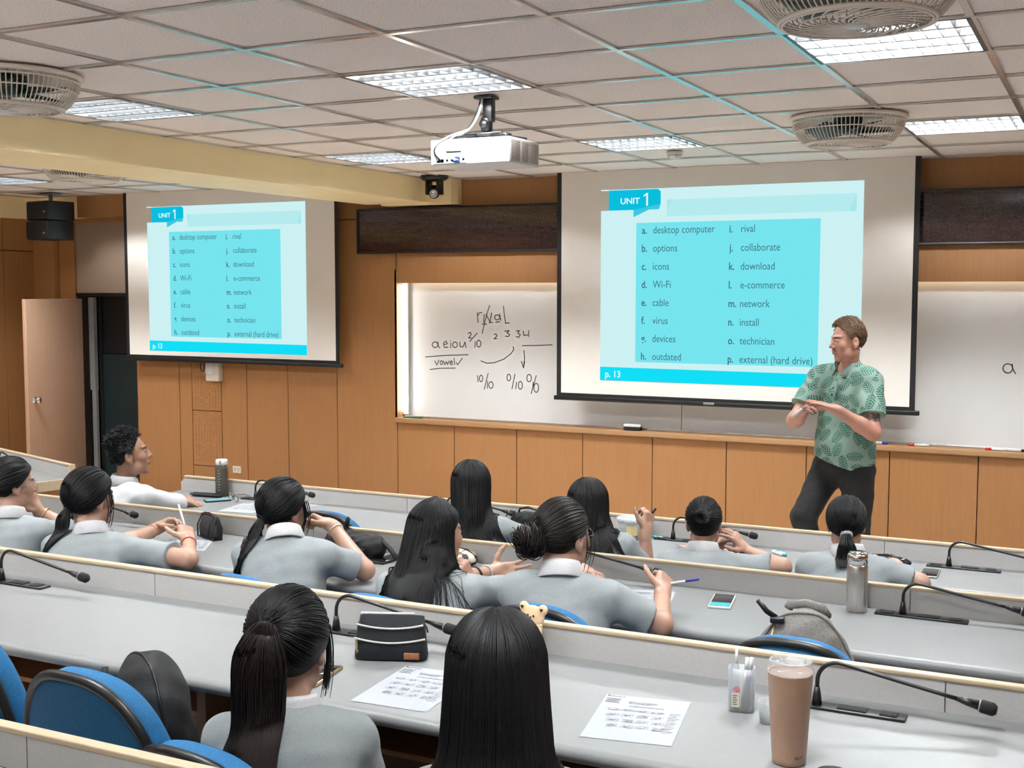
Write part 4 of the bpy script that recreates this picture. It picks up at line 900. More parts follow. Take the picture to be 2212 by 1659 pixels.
def student(label, row, H, hyaw, N0, tyaw, hair, arms, s=.93, hpitch=0., hroll=0., base_col=SK_ASIAN, shirt='uniform', hw=.140, hairm='hair_black', bands=(), specs=False, nst=1500, sr=.0017, voxel=.0045, sleeve=.74, long_sleeve=False, name_shirt='polo_shirt', male=False, vol=.004, near=.3):
    H = V(*H); N0 = V(*N0); N0[:2] = N0[:2]*(1-near)+H[:2]*near; R = rot_ypr(math.radians(hyaw), math.radians(hpitch), math.radians(hroll)); Rt = rot_ypr(math.radians(tyaw))
    fz = FLOOR_Z[row]; base = V(N0[0]-.1*Rt[0, 1], N0[1]-.1*Rt[1, 1], fz); dz = DESK_Z[row]
    t = thing('person', label, 'person', tuple(base), group=None)
    Pv = V(base[0], base[1]-.0, fz+.555); Pv = Pv-Rt[:, 1]*.03; ax = N0-Pv
    Sh = {k: N0+Rt@V(k*hw, 0, -.068) for k in (1, -1)}; A = {}
    for k in (1, -1):
        a = arms.get(k)
        if a is None or a == 'desk':
            E_ = Sh[k]+Rt@V(k*.04, .16, -.19); W_ = V(*(E_+Rt@V(-k*.11, .19, 0))); W_[2] = dz+.03; E_[2] = max(E_[2], dz+.045 if E_[1] > NEAR_Y[row]-.02 else 0)
            A[k] = dict(E=E_, W=W_, H=W_+Rt@V(-k*.03, .07, -.005), n=V(0, 0, -1), curl=(.3, .4, .3))
        elif a == 'lap':
            E_ = Sh[k]+Rt@V(k*.05, .05, -.25); W_ = E_+Rt@V(-k*.06, .19, -.06); A[k] = dict(E=E_, W=W_, H=W_+Rt@V(-k*.02, .07, -.02), n=V(0, 0, -1), curl=(.3, .4, .3))
        else: A[k] = {q: (V(*v) if q in 'EWHn' and q != 'curl' and hasattr(v, '__len__') and len(v) == 3 and q != 'thumb' else v) for q, v in a.items()}
    pts = [H, N0, Pv]+[q for k in (1, -1) for q in (Sh[k], A[k]['E'], A[k]['W'], A[k]['H'])]
    lo = np.min(pts, 0)-.24; hi = np.max(pts, 0)+.24
    chest = N0-unit(ax)*.185+Rt@V(0, .03, 0); belly = N0-ax*.68+Rt@V(0, .03, 0); wch = hw+.004
    def torso(F, g, neck=True):
        for k in (1, -1):
            F.cap(N0+Rt@V(k*.03, -.012, -.085), Sh[k], .048, .047, .04, g=g); F.cap(N0+Rt@V(k*.012, -.008, -.045), N0*.42+Sh[k]*.58+V(0, 0, .0), .036, .034, .04, g=g)
        F.ell(chest, (wch, .098, .165), Rt, .05, g=g); F.ell(belly, (wch*.93, .098, .17), Rt, .06, g=g); F.ell(Pv, (.16, .125, .12), Rt, .06, g=g)
        if neck: F.cap(N0+Rt@V(0, .0, -.06), H+R@(V(0, -.022, -.055)*s), .052*s, .049*s, .03)
        else: F.cap(N0+V(0, 0, -.08), N0+V(0, 0, -.02), .068, .050, .03, g=g)
    F = Field(lo, hi, voxel); torso(F, -.004)
    for k in (1, -1):
        a = A[k]; F.cap(Sh[k], a['E'], .044, .036, .03); F.cap(a['E'], a['W'], .037, .0245, .02)
    add_head(F, H, R, s, male)
    for k in (1, -1):
        a = A[k]; add_hand(F, a['W'], a['H']-a['W'], a['n'], k, a.get('curl', (.35, .45, .3)), .92 if not male else 1., a.get('spread', .05), a.get('thumb'), a.get('per'))
    P, Q = F.mesh(); col = np.tile(np.array(base_col), (len(P), 1))
    col = head_tint(P, H, R, s, base_col, col, beard=(.30, .17, .115) if male else None)
    np_mesh('body', P, Q, M['skin'], t, base, col)
    # clothes
    G = Field(lo, hi, voxel*1.12); torso(G, .010, False)
    for k in (1, -1):
        e = A[k]['E']; u = unit(e-Sh[k]); 
        if long_sleeve:
            G.cap(Sh[k], e, .058, .050, .04); G.cap(e, A[k]['W'], .050, .036, .03, cut=.0)
        else:
            end = Sh[k]+(e-Sh[k])*sleeve; G.cap(Sh[k], end, .053, .059, .03, cut=.004)
    G.wrinkle(.0028, 1., seed=len(label)); G.cap(N0+V(0, 0, .02), N0+(H-N0)*.9, .055, .055, .0, 's')
    P, Q = G.mesh(); np_mesh(name_shirt, P, Q, M[shirt], t, base)
    nu = unit(H-N0)
    collar(N0+V(0, 0, -.012)+Rt[:, 1]*.0, unit(nu+V(0, 0, .6)), Rt, .066 if male else .061, .068 if male else .064, 'collar', M['collarwhite' if shirt == 'uniform' else shirt], t, base)
    # trousers: thighs and shins below the desk
    T = Field(Pv+V(-.42, -.42, -.62), Pv+V(.42, .75, .2), .011); T.ell(Pv, (.172, .132, .125), Rt, .05)
    for k in (1, -1):
        hp = Pv+Rt@V(k*.085, .02, -.02); kn = Pv+Rt@V(k*.10, .42, -.0); an = V(kn[0], kn[1], fz+.09)-Rt[:, 1]*.03
        T.cap(hp, kn, .085, .062, .04); T.cap(kn, an, .060, .045, .03)
    P, Q = T.mesh(); np_mesh('trousers', P, Q, M['trouser'], t, base)
    for k in (1, -1):
        kn = Pv+Rt@V(k*.10, .42, 0); m = MB(); c = V(kn[0], kn[1], 0)+Rt@V(0, .03, 0)-base; c[2] = 0
        m.bbox(-.042, .042, -.11, .14, 0, .085, .03, 3); m.xf(tuple(c), rz=-math.radians(tyaw)); m.build('shoe', M['black'], t)
    # hair
    kind, h = hair[0], hair[1]; mt = M[hairm]; Fb = G; Fb.cap(N0+V(0, 0, -.03), N0+V(0, 0, .03), .082, .070, .02)
    cs = cap_shell(H, R, s, vol).mesh()
    if kind == 'short': return t
    if kind == 'long':
        pth = long_hair(nst, H, R, s, h['L'], Fb, az_max=h.get('az', 1.95), inward=h.get('inward', .12), wave=h.get('wave', .003), part=h.get('part', 0), vol=vol)
        pt2 = long_hair(nst//2, H, R, s, h['L']*.8, Fb, az_max=1.5, gap=.004, inward=.3, vol=0); cs2 = None
        strands('hair', np.concatenate([pth, pt2]), sr, mt, t, base, cs)
    else:
        tie = h['tie']; a1 = tied(nst, tie, H, R, s, vol=vol); o = strands('hair', a1, sr, mt, t, base, cs)
        c0 = H+R@((CEN+unit(tie)*(RAD+.008))*s)
        if kind == 'tail':
            tl_ = tail(h.get('n', nst//2), tie, H, R, s, h['L'], h.get('out', .05), h.get('width', .028), sway=h.get('sway', (0, 0, 0)), F=Fb, M_=h.get('M', 22))
            strands('ponytail', tl_, sr*1.05, M[h.get('mat', hairm)], t, base)
            ring_band(c0+R@(unit(tie)*.004), R@unit(tie), h.get('br', .017)*1., h.get('bq', .006), 'hair_tie', M[h.get('band', 'blacksoft')], t, base)
        else:
            b1 = bun(h.get('n', 500), tie, H, R, s, h.get('br', .042), h.get('bd', .03), h.get('mess', .002)); 
            B = Field(c0-.12, c0+.12, .004); cc = H+R@((CEN+unit(tie)*(RAD+h.get('bd', .03)*.7))*s); ti = unit(tie); u1 = unit(np.cross(ti, V(0, 0, 1))); u2 = np.cross(u1, ti); B.ell(cc, (h.get('br', .042)*.92, h.get('br', .042)*.92, h.get('bd', .03)*.72), R@np.stack([u1, u2, ti], 1), 0)
            strands('hair_bun', b1, sr*1.1, mt, t, base, B.mesh())
        if h.get('wisps'):
            k = h['wisps']; g0 = []
            for a in (1, -1):
                x0 = np.linspace(0, 1, 14)[None, :, None]; n_ = k
                st = CEN+unit(V(a*.95, .42, .15))*(RAD+.004); off = rng.normal(size=(n_, 1, 3))*V(.003, .012, .004)
                pl = (st+off)+V(a*.006, .012, 0)*np.sin(x0*PI)+V(0, .004, -.16)*x0*(.7+.4*rng.random((n_, 1, 1)))
                g0.append(H+(pl*s)@R.T)
            strands('loose_strands', np.concatenate(g0), sr*.7, mt, t, base)
    for bn in bands:
        k, pos, mname, r_, q_, nm = bn; a = A[k]; c = a['W']+(a['E']-a['W'])*pos; ring_band(c, a['E']-a['W'], r_, q_, nm, M[mname], t, base)
    if specs: glasses(H, R, s, t, base, M['grey'])
    return t
PEOPLE = [
 dict(label='student in glasses and grey polo shirt, cheek on fist, at the left edge', row=2, H=(-4.262, 3.68, 1.082), hyaw=22, N0=(-4.20, 3.60, .965), tyaw=-15, hpitch=-3, vol=.008,
      hair=('tail', dict(tie=(-.05, -.9, -.35), L=.22, out=.03, width=.025)), specs=True, bands=((1, .14, 'gold', .029, .006, 'wrist_watch'),),
      arms={1: dict(E=(-4.075, 3.86, .872), W=(-4.225, 3.79, .957), H=(-4.232, 3.765, 1.02), n=(-.8, -.4, 0), curl=(1.2, 1.3, .8))}),
 dict(label='student in grey polo shirt with low ponytail holding a white pen in both hands', row=2, H=(-3.785, 3.66, 1.060), hyaw=8, N0=(-3.70, 3.58, .945), tyaw=-20, hw=.150, hpitch=-2, s=.98, vol=.013,
      hair=('tail', dict(tie=(-.12, -.80, -.60), L=.25, out=.035, width=.046, n=1100, wisps=14, br=.02)), bands=((1, .12, 'redcord', .0285, .003, 'red_bracelet'), (-1, .22, 'orangecord', .0285, .0025, 'thin_bracelet')),
      arms={1: dict(E=(-3.262, 3.66, .870), W=(-3.396, 3.816, .897), H=(-3.445, 3.852, .942), n=(-.8, .3, -.2), curl=(.95, 1.1, .6)), -1: dict(E=(-3.632, 3.736, .894), W=(-3.72, 3.97, .893), H=(-3.652, 4.005, .926), n=(.3, -.5, -.7), curl=(.5, .6, .4), thumb=(.8, .3, .7))}),
 dict(label='student with low ponytail and beige bracelet leaning her face on her fist', row=2, H=(-2.785, 3.65, 1.100), hyaw=10, N0=(-2.70, 3.55, 1.02), tyaw=-22, hroll=4, vol=.010,
      hair=('tail', dict(tie=(-.15, -.82, -.55), L=.33, out=.03, width=.046, n=1100, wisps=20, br=.02)), bands=((1, .10, 'beige', .0285, .0035, 'bracelet'),),
      arms={1: dict(E=(-2.500, 3.77, .882), W=(-2.690, 3.835, 1.022), H=(-2.752, 3.812, 1.056), n=(-.1, -.3, -.9), curl=(1.1, 1.2, .8))}),
 dict(label='student with long loose dark hair seen from behind, palm open over a worksheet', row=2, H=(-2.088, 3.60, 1.076), hyaw=24, vol=.009, N0=(-2.06, 3.51, .975), tyaw=-10,
      hair=('long', dict(L=.33, az=1.75, inward=.02)), nst=2200, sr=.0016, bands=((-1, .42, 'black', .031, .005, 'black_bracelet'), (-1, .12, 'greyband', .0285, .005, 'grey_bracelet')),
      arms={1: dict(E=(-1.875, 3.77, .872), W=(-2.035, 3.755, .885), H=(-2.045, 3.725, .95), n=(-.8, -.2, .2), curl=(.8, .9, .5)), -1: dict(E=(-2.10, 3.74, .895), W=(-2.055, 3.945, .882), H=(-1.985, 3.985, .886), n=(.45, -.75, .45), curl=(.15, .2, .15), spread=.14, thumb=(.25, .95, .1))}),
 dict(label='student in grey polo shirt with a messy bun and glasses holding a blue pen', row=2, H=(-1.585, 3.55, 1.125), hyaw=14, N0=(-1.545, 3.45, 1.03), tyaw=-7, hw=.156, s=.99, hpitch=-3,
      hair=('bun', dict(tie=(-.30, -.93, -.28), br=.050, bd=.040, n=520, mess=.006, wisps=10)), hairm='hair_brown', nst=2000, sr=.0015, specs=True, bands=((-1, .10, 'black', .0285, .004, 'dark_bracelet'),),
      arms={1: dict(E=(-1.262, 3.60, .872), W=(-1.33, 3.81, .913), H=(-1.342, 3.87, .952), n=(-.75, .45, -.3), curl=(.95, 1.1, .6)), -1: dict(E=(-1.69, 3.68, .882), W=(-1.655, 3.88, .945), H=(-1.592, 3.85, .945), n=(.1, -.4, -.9), curl=(.5, .7, .5))}),
 dict(label='front row student with long straight black hair seen from behind', row=1, H=(-2.655, 4.90, 1.004), hyaw=-28, vol=.011, N0=(-2.61, 4.85, .895), tyaw=-18, hair=('long', dict(L=.26, az=1.9, inward=.02)), nst=1600,
      arms={1: dict(E=(-2.40, 4.98, .78), W=(-2.48, 5.14, .785), H=(-2.50, 5.21, .775), n=(0, 0, -1))}),
 dict(label='front row student with long straight black hair raising a black pen', row=1, H=(-2.068, 4.92, .960), hyaw=-14, vol=.010, N0=(-2.02, 4.87, .875), tyaw=-12, hroll=-5, hair=('long', dict(L=.28, az=2.0, inward=.0)), nst=1600, sleeve=.85,
      arms={1: dict(E=(-1.815, 4.985, .68), W=(-1.832, 5.01, .862), H=(-1.826, 5.03, .92), n=(-.9, .3, 0), curl=(1.0, 1.1, .6))}),
 dict(label='front row student with a tight black bun and glasses touching her fingertips together', row=1, H=(-1.528, 4.90, .936), hyaw=-10, N0=(-1.512, 4.83, .838), tyaw=-15, hair=('bun', dict(tie=(.02, -.97, .18), br=.038, bd=.036, n=400)), nst=1300, specs=True, s=.9,
      arms={1: dict(E=(-1.195, 4.92, .79), W=(-1.375, 5.01, .822), H=(-1.415, 4.985, .880), n=(-.85, 0, -.3), curl=(.3, .35, .2), spread=.12), -1: dict(E=(-1.68, 5.02, .775), W=(-1.515, 5.06, .815), H=(-1.462, 5.02, .872), n=(.85, 0, -.2), curl=(.3, .35, .2), spread=.12)}),
 dict(label='front row student with short black ponytail in a white hair tie', row=1, H=(-.935, 4.90, .988), hyaw=-9, N0=(-.912, 4.84, .885), tyaw=-8, s=.9, hair=('tail', dict(tie=(.06, -.80, -.60), L=.13, out=.05, width=.04, band='collarwhite', bq=.009, br=.016)), nst=1300,
      arms={1: dict(E=(-.645, 4.90, .785), W=(-.775, 5.07, .812), H=(-.825, 5.12, .80), n=(0, 0, -1), curl=(.5, .6, .4))}),
 dict(label='third row student with a high dark ponytail seen from behind', row=3, H=(-1.672, 2.205, 1.112), hyaw=-21, N0=(-1.635, 2.155, .985), tyaw=-30, hpitch=-4, s=1.02, vol=.012, hair=('tail', dict(tie=(-.20, -.90, .36), L=.54, out=.045, width=.066, n=1500, mat='hair_brown', wisps=40, M=30)), nst=2400, sr=.0014, voxel=.0038,
      arms={1: 'lap', -1: 'lap'}),
 dict(label='third row student with long straight black hair nearest to the camera', row=3, H=(-1.112, 2.16, 1.128), hyaw=-26, N0=(-1.08, 2.125, .97), tyaw=-22, s=1.0, vol=.016, hair=('long', dict(L=.60, az=1.95, inward=-.12, wave=.003)), nst=3200, sr=.0015, voxel=.0038, arms={1: 'lap', -1: 'lap'}),
]
for p in PEOPLE: student(**p)

# ---------------------------------------------------------------- the man in the white shirt (front row, left)
t_man = student('man with dark wavy hair and white shirt at the left of the front row', row=1, H=(-4.672, 4.80, 1.048), hyaw=40, N0=(-4.70, 4.775, .915), tyaw=12, hpitch=10, hair=('short', {}), hw=.165, s=1.0, male=True, base_col=SK_MAN, shirt='shirtwhite', name_shirt='dress_shirt', long_sleeve=True, nst=10, voxel=.004,
    arms={1: dict(E=(-4.47, 4.93, .79), W=(-4.59, 5.06, .785), H=(-4.525, 5.10, .770), n=(0, 0, -1), curl=(.12, .2, .15), spread=.10, thumb=(.45, .85, .05)), -1: 'desk'}, bands=((1, .08, 'chrome', .032, .006, 'wrist_watch'),))
# ---------------------------------------------------------------- the standing man
def short_hair(n, H, R, s, length, style, rad=.004):
    u = scalp(n); u = u[(u[:, 2] > .0) | (np.abs(np.arctan2(u[:, 0], u[:, 1])) > 1.25)]
    el = np.arcsin(u[:, 2]); topw = np.clip((el-.25)/.7, 0, 1)[:, None, None]; w = np.linspace(0, 1, 7)[None, :, None]
    root = (CEN+u*(RAD+.001))[:, None]; nrm = (u/RAD)[:, None]; nrm /= np.linalg.norm(nrm, axis=2, keepdims=True)
    flow = style(u)[:, None]; flow = flow-nrm*np.sum(flow*nrm, 2, keepdims=True); flow /= np.linalg.norm(flow, axis=2, keepdims=True)+1e-6
    L = length*(.42+.58*topw)*(.75+.5*rng.random((len(u), 1, 1)))
    return root+(nrm*(.75*w-.35*w*w)*(.35+.65*topw)+flow*(.55*w+.4*w*w))*L, topw
def place(P, H, R, s): return H+(P*s)@R.T
def redo_hair(t, H, R, s, P, r, mt, base, grow=.004):
    for c in kids(t):
        if c.name.split('.')[0] == 'hair': bpy.data.objects.remove(c)
    strands('hair', P, r, mt, t, base, cap_shell(H, R, s, grow, .0035, -.020).mesh(), taper=.35)
_H = V(-4.672, 4.80, 1.048); _R = rot_ypr(math.radians(40), math.radians(10)); _b = V(*t_man.location)
P, tw = short_hair(3600, _H, _R, 1., .050, lambda u: np.stack([u[:, 0]*.4+.5*np.sin(u[:, 1]*9), -.5+.6*np.sin(u[:, 0]*11+u[:, 2]*5), .3+.3*np.cos(u[:, 1]*13)], 1))
P = P+.006*np.sin(np.linspace(0, 7, 7)[None, :, None]+rng.random((len(P), 1, 3))*6)*tw
redo_hair(t_man, _H, _R, 1., place(P, _H, _R, 1.), .0019, M['hair_black'], _b, -.001)
def tie_mesh():
    Rt = rot_ypr(math.radians(12)); N0 = V(-4.70, 4.775, .915)-_b; m = MB(); rings = []
    for z, wd, y in ((-.012, .014, .078), (-.04, .011, .092), (-.10, .022, .112), (-.20, .030, .128), (-.30, .034, .138), (-.34, .0, .140)):
        rings.append([tuple(N0+Rt@V(a*wd, y+b, z)) for a, b in ((-1, 0), (0, .006), (1, 0), (0, -.004))])
    m.loft(rings, True); m.build('necktie', mat('navy_tie', (.012, .013, .022, 1), .6, noise=80, amount=.3), t_man)
tie_mesh()
def teacher():
    base = V(-1.42, 7.2, 0); t = thing('person', 'standing man with brown hair and moustache in a green leaf print polo shirt', 'person', tuple(base))
    s = 1.0; H = V(-1.375, 7.155, 1.628); R = rot_ypr(math.radians(-127), math.radians(-3), math.radians(0)); tyaw = -150; Rt = rot_ypr(math.radians(tyaw))
    N0 = V(-1.385, 7.205, 1.488); hipc = V(-1.40, 7.23, .90)
    Sh = {-1: V(-1.245, 7.135, 1.405), 1: V(-1.555, 7.265, 1.405)}
    A = {-1: dict(E=V(-1.200, 7.00, 1.128), W=V(-1.385, 6.885, 1.262), H=V(-1.470, 6.865, 1.292), n=V(.05, .1, -1), curl=(.10, .12, .1), spread=.03, thumb=(.55, .65, .55)),
         1: dict(E=V(-1.668, 7.10, 1.165), W=V(-1.582, 6.895, 1.215), H=V(-1.545, 6.85, 1.262), n=V(.75, .1, -.35), curl=(.65, .85, .5), spread=.05, thumb=(.6, .5, .75))}
    chest = N0+V(.0, .02, -.235); belly = V(-1.395, 7.215, 1.06)
    def torso(F, g):
        for k in (1, -1):
            F.cap(N0+Rt@V(k*.03, -.015, -.10), Sh[k], .062, .060, .05, g=g); F.cap(N0+Rt@V(k*.012, -.01, -.03), N0*.42+Sh[k]*.58+V(0, 0, .01), .042, .040, .05, g=g)
        F.ell(chest, (.172, .115, .22), Rt, .06, g=g); F.ell(belly, (.166, .122, .21), Rt, .07, g=g)
    F = Field(V(-1.95, 6.62, .82), V(-.95, 7.5, 1.83), .0036); torso(F, -.006); F.ell(hipc, (.16, .12, .12), Rt, .05, g=-.006)
    F.cap(N0+Rt@V(0, .0, -.05), H+R@V(0, -.014, -.05), .054, .051, .03)
    for k in (1, -1):
        a = A[k]; F.cap(Sh[k], a['E'], .054, .043, .03); F.cap(a['E'], a['E']+(a['W']-a['E'])*.35, .044, .043, .02); F.cap(a['E']+(a['W']-a['E'])*.3, a['W'], .044, .028, .02)
        add_hand(F, a['W'], a['H']-a['W'], a['n'], k, a['curl'], 1.05, a['spread'], a['thumb'])
    add_head(F, H, R, s, True)
    P, Q = F.mesh(); col = np.tile(np.array(SK_T), (len(P), 1))
    arm_ = np.minimum.reduce([np.linalg.norm(P-a['E'], axis=1) for a in A.values()]); f_ = np.clip(1-arm_/.2, 0, 1)[:, None]*.35; col = col*(1-f_)+np.array((.60, .24, .16))*f_
    # tattoo band above the left elbow
    q = P-Sh[-1]; ax = unit(A[-1]['E']-Sh[-1]); al = q@ax; tt = ((al > .205) & (al < .262) & (np.linalg.norm(q-al[:, None]*ax, axis=1) < .07) & (np.sin(P[:, 0]*140+np.sin(P[:, 2]*170)*2)*np.sin(P[:, 2]*190+P[:, 1]*120) > -.25))[:, None]
    col = np.where(tt, np.array((.10, .085, .09)), col)
    col = head_tint(P, H, R, s, SK_T, col, hairc=(.085, .042, .024), lips=(.40, .17, .14), beard=(.24, .115, .065))
    np_mesh('body', P, Q, M['skin'], t, base, col)
    # polo shirt
    G = Field(V(-1.95, 6.8, .76), V(-.95, 7.55, 1.60), .0042); torso(G, .012); G.ell(hipc+V(.005, -.005, .06), (.192, .150, .20), Rt, .06)
    for k in (1, -1):
        a = A[k]; end = Sh[k]+(a['E']-Sh[k])*.66; G.cap(Sh[k], end, .072, .078, .04, cut=.004)
    G.wrinkle(.0036, .8, 3); G.cap(N0+Rt@V(0, .0, .0), N0+(H-N0)*.8, .062, .06, 0, 's')
    G.cap(N0+Rt@V(0, .075, -.005), N0+Rt@V(0, .135, -.105), .034, .006, .004, 's')
    G.cutplane(V(-1.35, 7.2, .895), V(-.28, .0, -1.))
    P, Q = G.mesh(); sh = np_mesh('polo_shirt', P, Q, M['leafshirt'], t, base)
    for k in (1, -1):
        a = A[k]; e = Sh[k]+(a['E']-Sh[k])*.655; ring_band(e, a['E']-Sh[k], .0755, .0045, 'sleeve_cuff', M['sage'], t, base)
    collar(N0+V(0, 0, -.012)+Rt[:, 1]*.004, unit(unit(H-N0)*.5+V(0, 0, 1)+Rt[:, 1]*.25), Rt, .070, .072, 'collar', M['sage'], t, base, .050, .85, .034, 1.26)
    m = MB(); pl = lambda x, y, z: tuple(N0-base+Rt@V(x, y, z))
    m.loft([[pl(-.017, y, z), pl(.017, y, z), pl(.017, y-.012, z), pl(-.017, y-.012, z)] for z, y in ((-.088, .110), (-.13, .122), (-.155, .130), (-.185, .136))], False); m.build('placket', M['leafshirt'], t)
    for z, y in ((-.122, .119), (-.162, .132)):
        m = MB(); c = pl(.0, y, z); m.lathe([(0, -.003), (.006, -.002), (.006, .002), (0, .003)], c, 12, axis='y'); m.build('button', M['blacksoft'], t)
    # trousers
    T = Field(V(-1.85, 6.75, -.02), V(-1.0, 7.6, 1.02), .006); T.ell(hipc, (.172, .128, .13), Rt, .05)
    legs = {1: (V(-1.50, 7.27, .86), V(-1.595, 7.06, .60), V(-1.52, 7.33, .10)), -1: (V(-1.305, 7.17, .86), V(-1.29, 7.07, .50), V(-1.285, 7.14, .09))}
    for k, (a, b, c) in legs.items():
        T.cap(a, b, .098, .074, .05); T.cap(b, c, .072, .055, .03)
        for i in range(5): T.cap(b+(c-b)*(.07*i)+V(-.03, -.05, .02), b+(c-b)*(.07*i)+V(.05, -.045, .0), .030, .026, .02)
    T.wrinkle(.004, .9, 5); P, Q = T.mesh(); np_mesh('jeans', P, Q, M['jean'], t, base)
    for k, (a, b, c) in legs.items():
        m = MB(); m.bbox(-.05, .05, -.10, .19, 0, .09, .035, 3); m.xf((c[0]-base[0], c[1]-base[1], 0), rz=-math.radians(tyaw)); m.build('shoe', M['black'], t)
    def style(u): return np.stack([.55+0*u[:, 0], .45+.2*np.sin(u[:, 0]*8), .25+0*u[:, 0]], 1)
    P, tw = short_hair(3600, H, R, s, .036, style); strands('hair', place(P, H, R, s), .0017, M['hair_fair'], t, base, cap_shell(H, R, s, -.001, .0035, -.020).mesh(), taper=.4)
    mo = []; n_ = 120
    x0 = (rng.random(n_)*2-1)*.022; st = np.stack([x0, .0965-14*x0**2, -.033+rng.random(n_)*.006-.15*np.abs(x0)], 1); w = np.linspace(0, 1, 5)[None, :, None]
    mp_ = st[:, None]+(np.stack([np.sign(x0)*.004, 0*x0+.0035, 0*x0-.008], 1)[:, None])*w*(.7+.5*rng.random((n_, 1, 1)))
    M['moustache'] = hairmat('ginger_moustache', (.24, .115, .06, 1), .6); strands('moustache', place(mp_, H, R, s), .0006, M['moustache'], t, base)
    return t
teacher()
t = thing('marker_pen', 'white marker held in the right hand of the standing man', 'marker', (-1.604, 6.852, 1.230)); t.rotation_euler = (0, math.radians(60), math.radians(-35))
m = MB(); m.tube([(0, 0, -.03), (0, 0, .07)], .0085, 12); m.build('barrel', M['white'], t)
m = MB(); m.tube([(0, 0, .07), (0, 0, .10)], [.0088, .007], 12); m.build('cap', M['grey'], t)

# ================================================================ things lying on the desks
def clear(name, col, rough=.08, alpha=.35):
    N = NT(name); N.b.inputs['Base Color'].default_value = col; N.b.inputs['Roughness'].default_value = rough
    tr = N.n('ShaderNodeBsdfTransparent'); tr.inputs[0].default_value = (1, 1, 1, 1); mx = N.n('ShaderNodeMixShader'); lw = N.n('ShaderNodeLayerWeight'); lw.inputs[0].default_value = .35
    N.l(N.math('ADD', N.math('MULTIPLY', lw.outputs[1], .6), alpha), mx.inputs[0]); N.l(tr.outputs[0], mx.inputs[1]); N.l(N.b.outputs[0], mx.inputs[2]); N.l(mx.outputs[0], N.out.inputs[0]); return N.m
M['clear'] = clear('clear_plastic', (.6, .6, .6, 1), .08, .06); M['frost'] = clear('frosted_plastic', (.50, .52, .54, 1), .3, .32)
M['smoke'] = clear('smoky_plastic', (.10, .09, .07, 1), .12, .55); M['meshcloth'] = clear('black_mesh', (.01, .01, .012, 1), .7, .62)
M['tan'] = mat('tan_coating', (.44, .28, .195, 1), .38, noise=40, amount=.04); M['leather'] = mat('brown_leather', (.30, .12, .05, 1), .55, noise=60, amount=.2)
M['navycloth'] = mat('dark_canvas', (.006, .008, .011, 1), .8, noise=200, amount=.4, bump=.5); M['zip'] = mat('zip_tape', (.55, .53, .50, 1), .6, noise=150, amount=.2)
M['glassdark'] = mat('phone_glass', (.015, .012, .012, 1), .08, noise=5, amount=.1); M['bearcream'] = mat('cream_resin', (.66, .47, .28, 1), .45, noise=30, amount=.04)
M['greybag'] = mat('grey_canvas', (.17, .157, .14, 1), .85, noise=140, amount=.25, bump=.5); M['bagseam'] = mat('grey_bag_seam', (.10, .09, .08, 1), .8, noise=100, amount=.2); M['teal'] = mat('teal_plastic', (.03, .32, .36, 1), .4, noise=20, amount=.05)
M['pink'] = mat('pink_plastic', (.60, .16, .24, 1), .45, noise=20, amount=.05); M['labelbeige'] = mat('beige_sticker', (.62, .56, .44, 1), .6, noise=30, amount=.05); M['yellow'] = mat('yellow_label', (.62, .55, .25, 1), .6, noise=40, amount=.08)
M['litscreen'] = emit('lit_phone_screen', (.35, .75, .85, 1), .5)
def phone(label, x, y, z, rz, w_, l_, body='black', screen='glassdark', extra=None, name='phone'):
    t = thing(name, label, 'phone', (x, y, z), rz); m = MB(); m.bbox(-w_/2, w_/2, -l_/2, l_/2, 0, .009, .0035, 3); m.build('case', M[body], t)
    m = MB(); m.bbox(-w_/2+.004, w_/2-.004, -l_/2+.005, l_/2-.005, .0086, .0096, .0004); m.build('screen', M[screen], t)
    if extra: m = MB(); m.box(-w_/2+.005, w_/2-.005, -l_/2+.006, -l_/2+.055, .0096, .0099); m.build('screen_panel', M[extra], t)
    return t
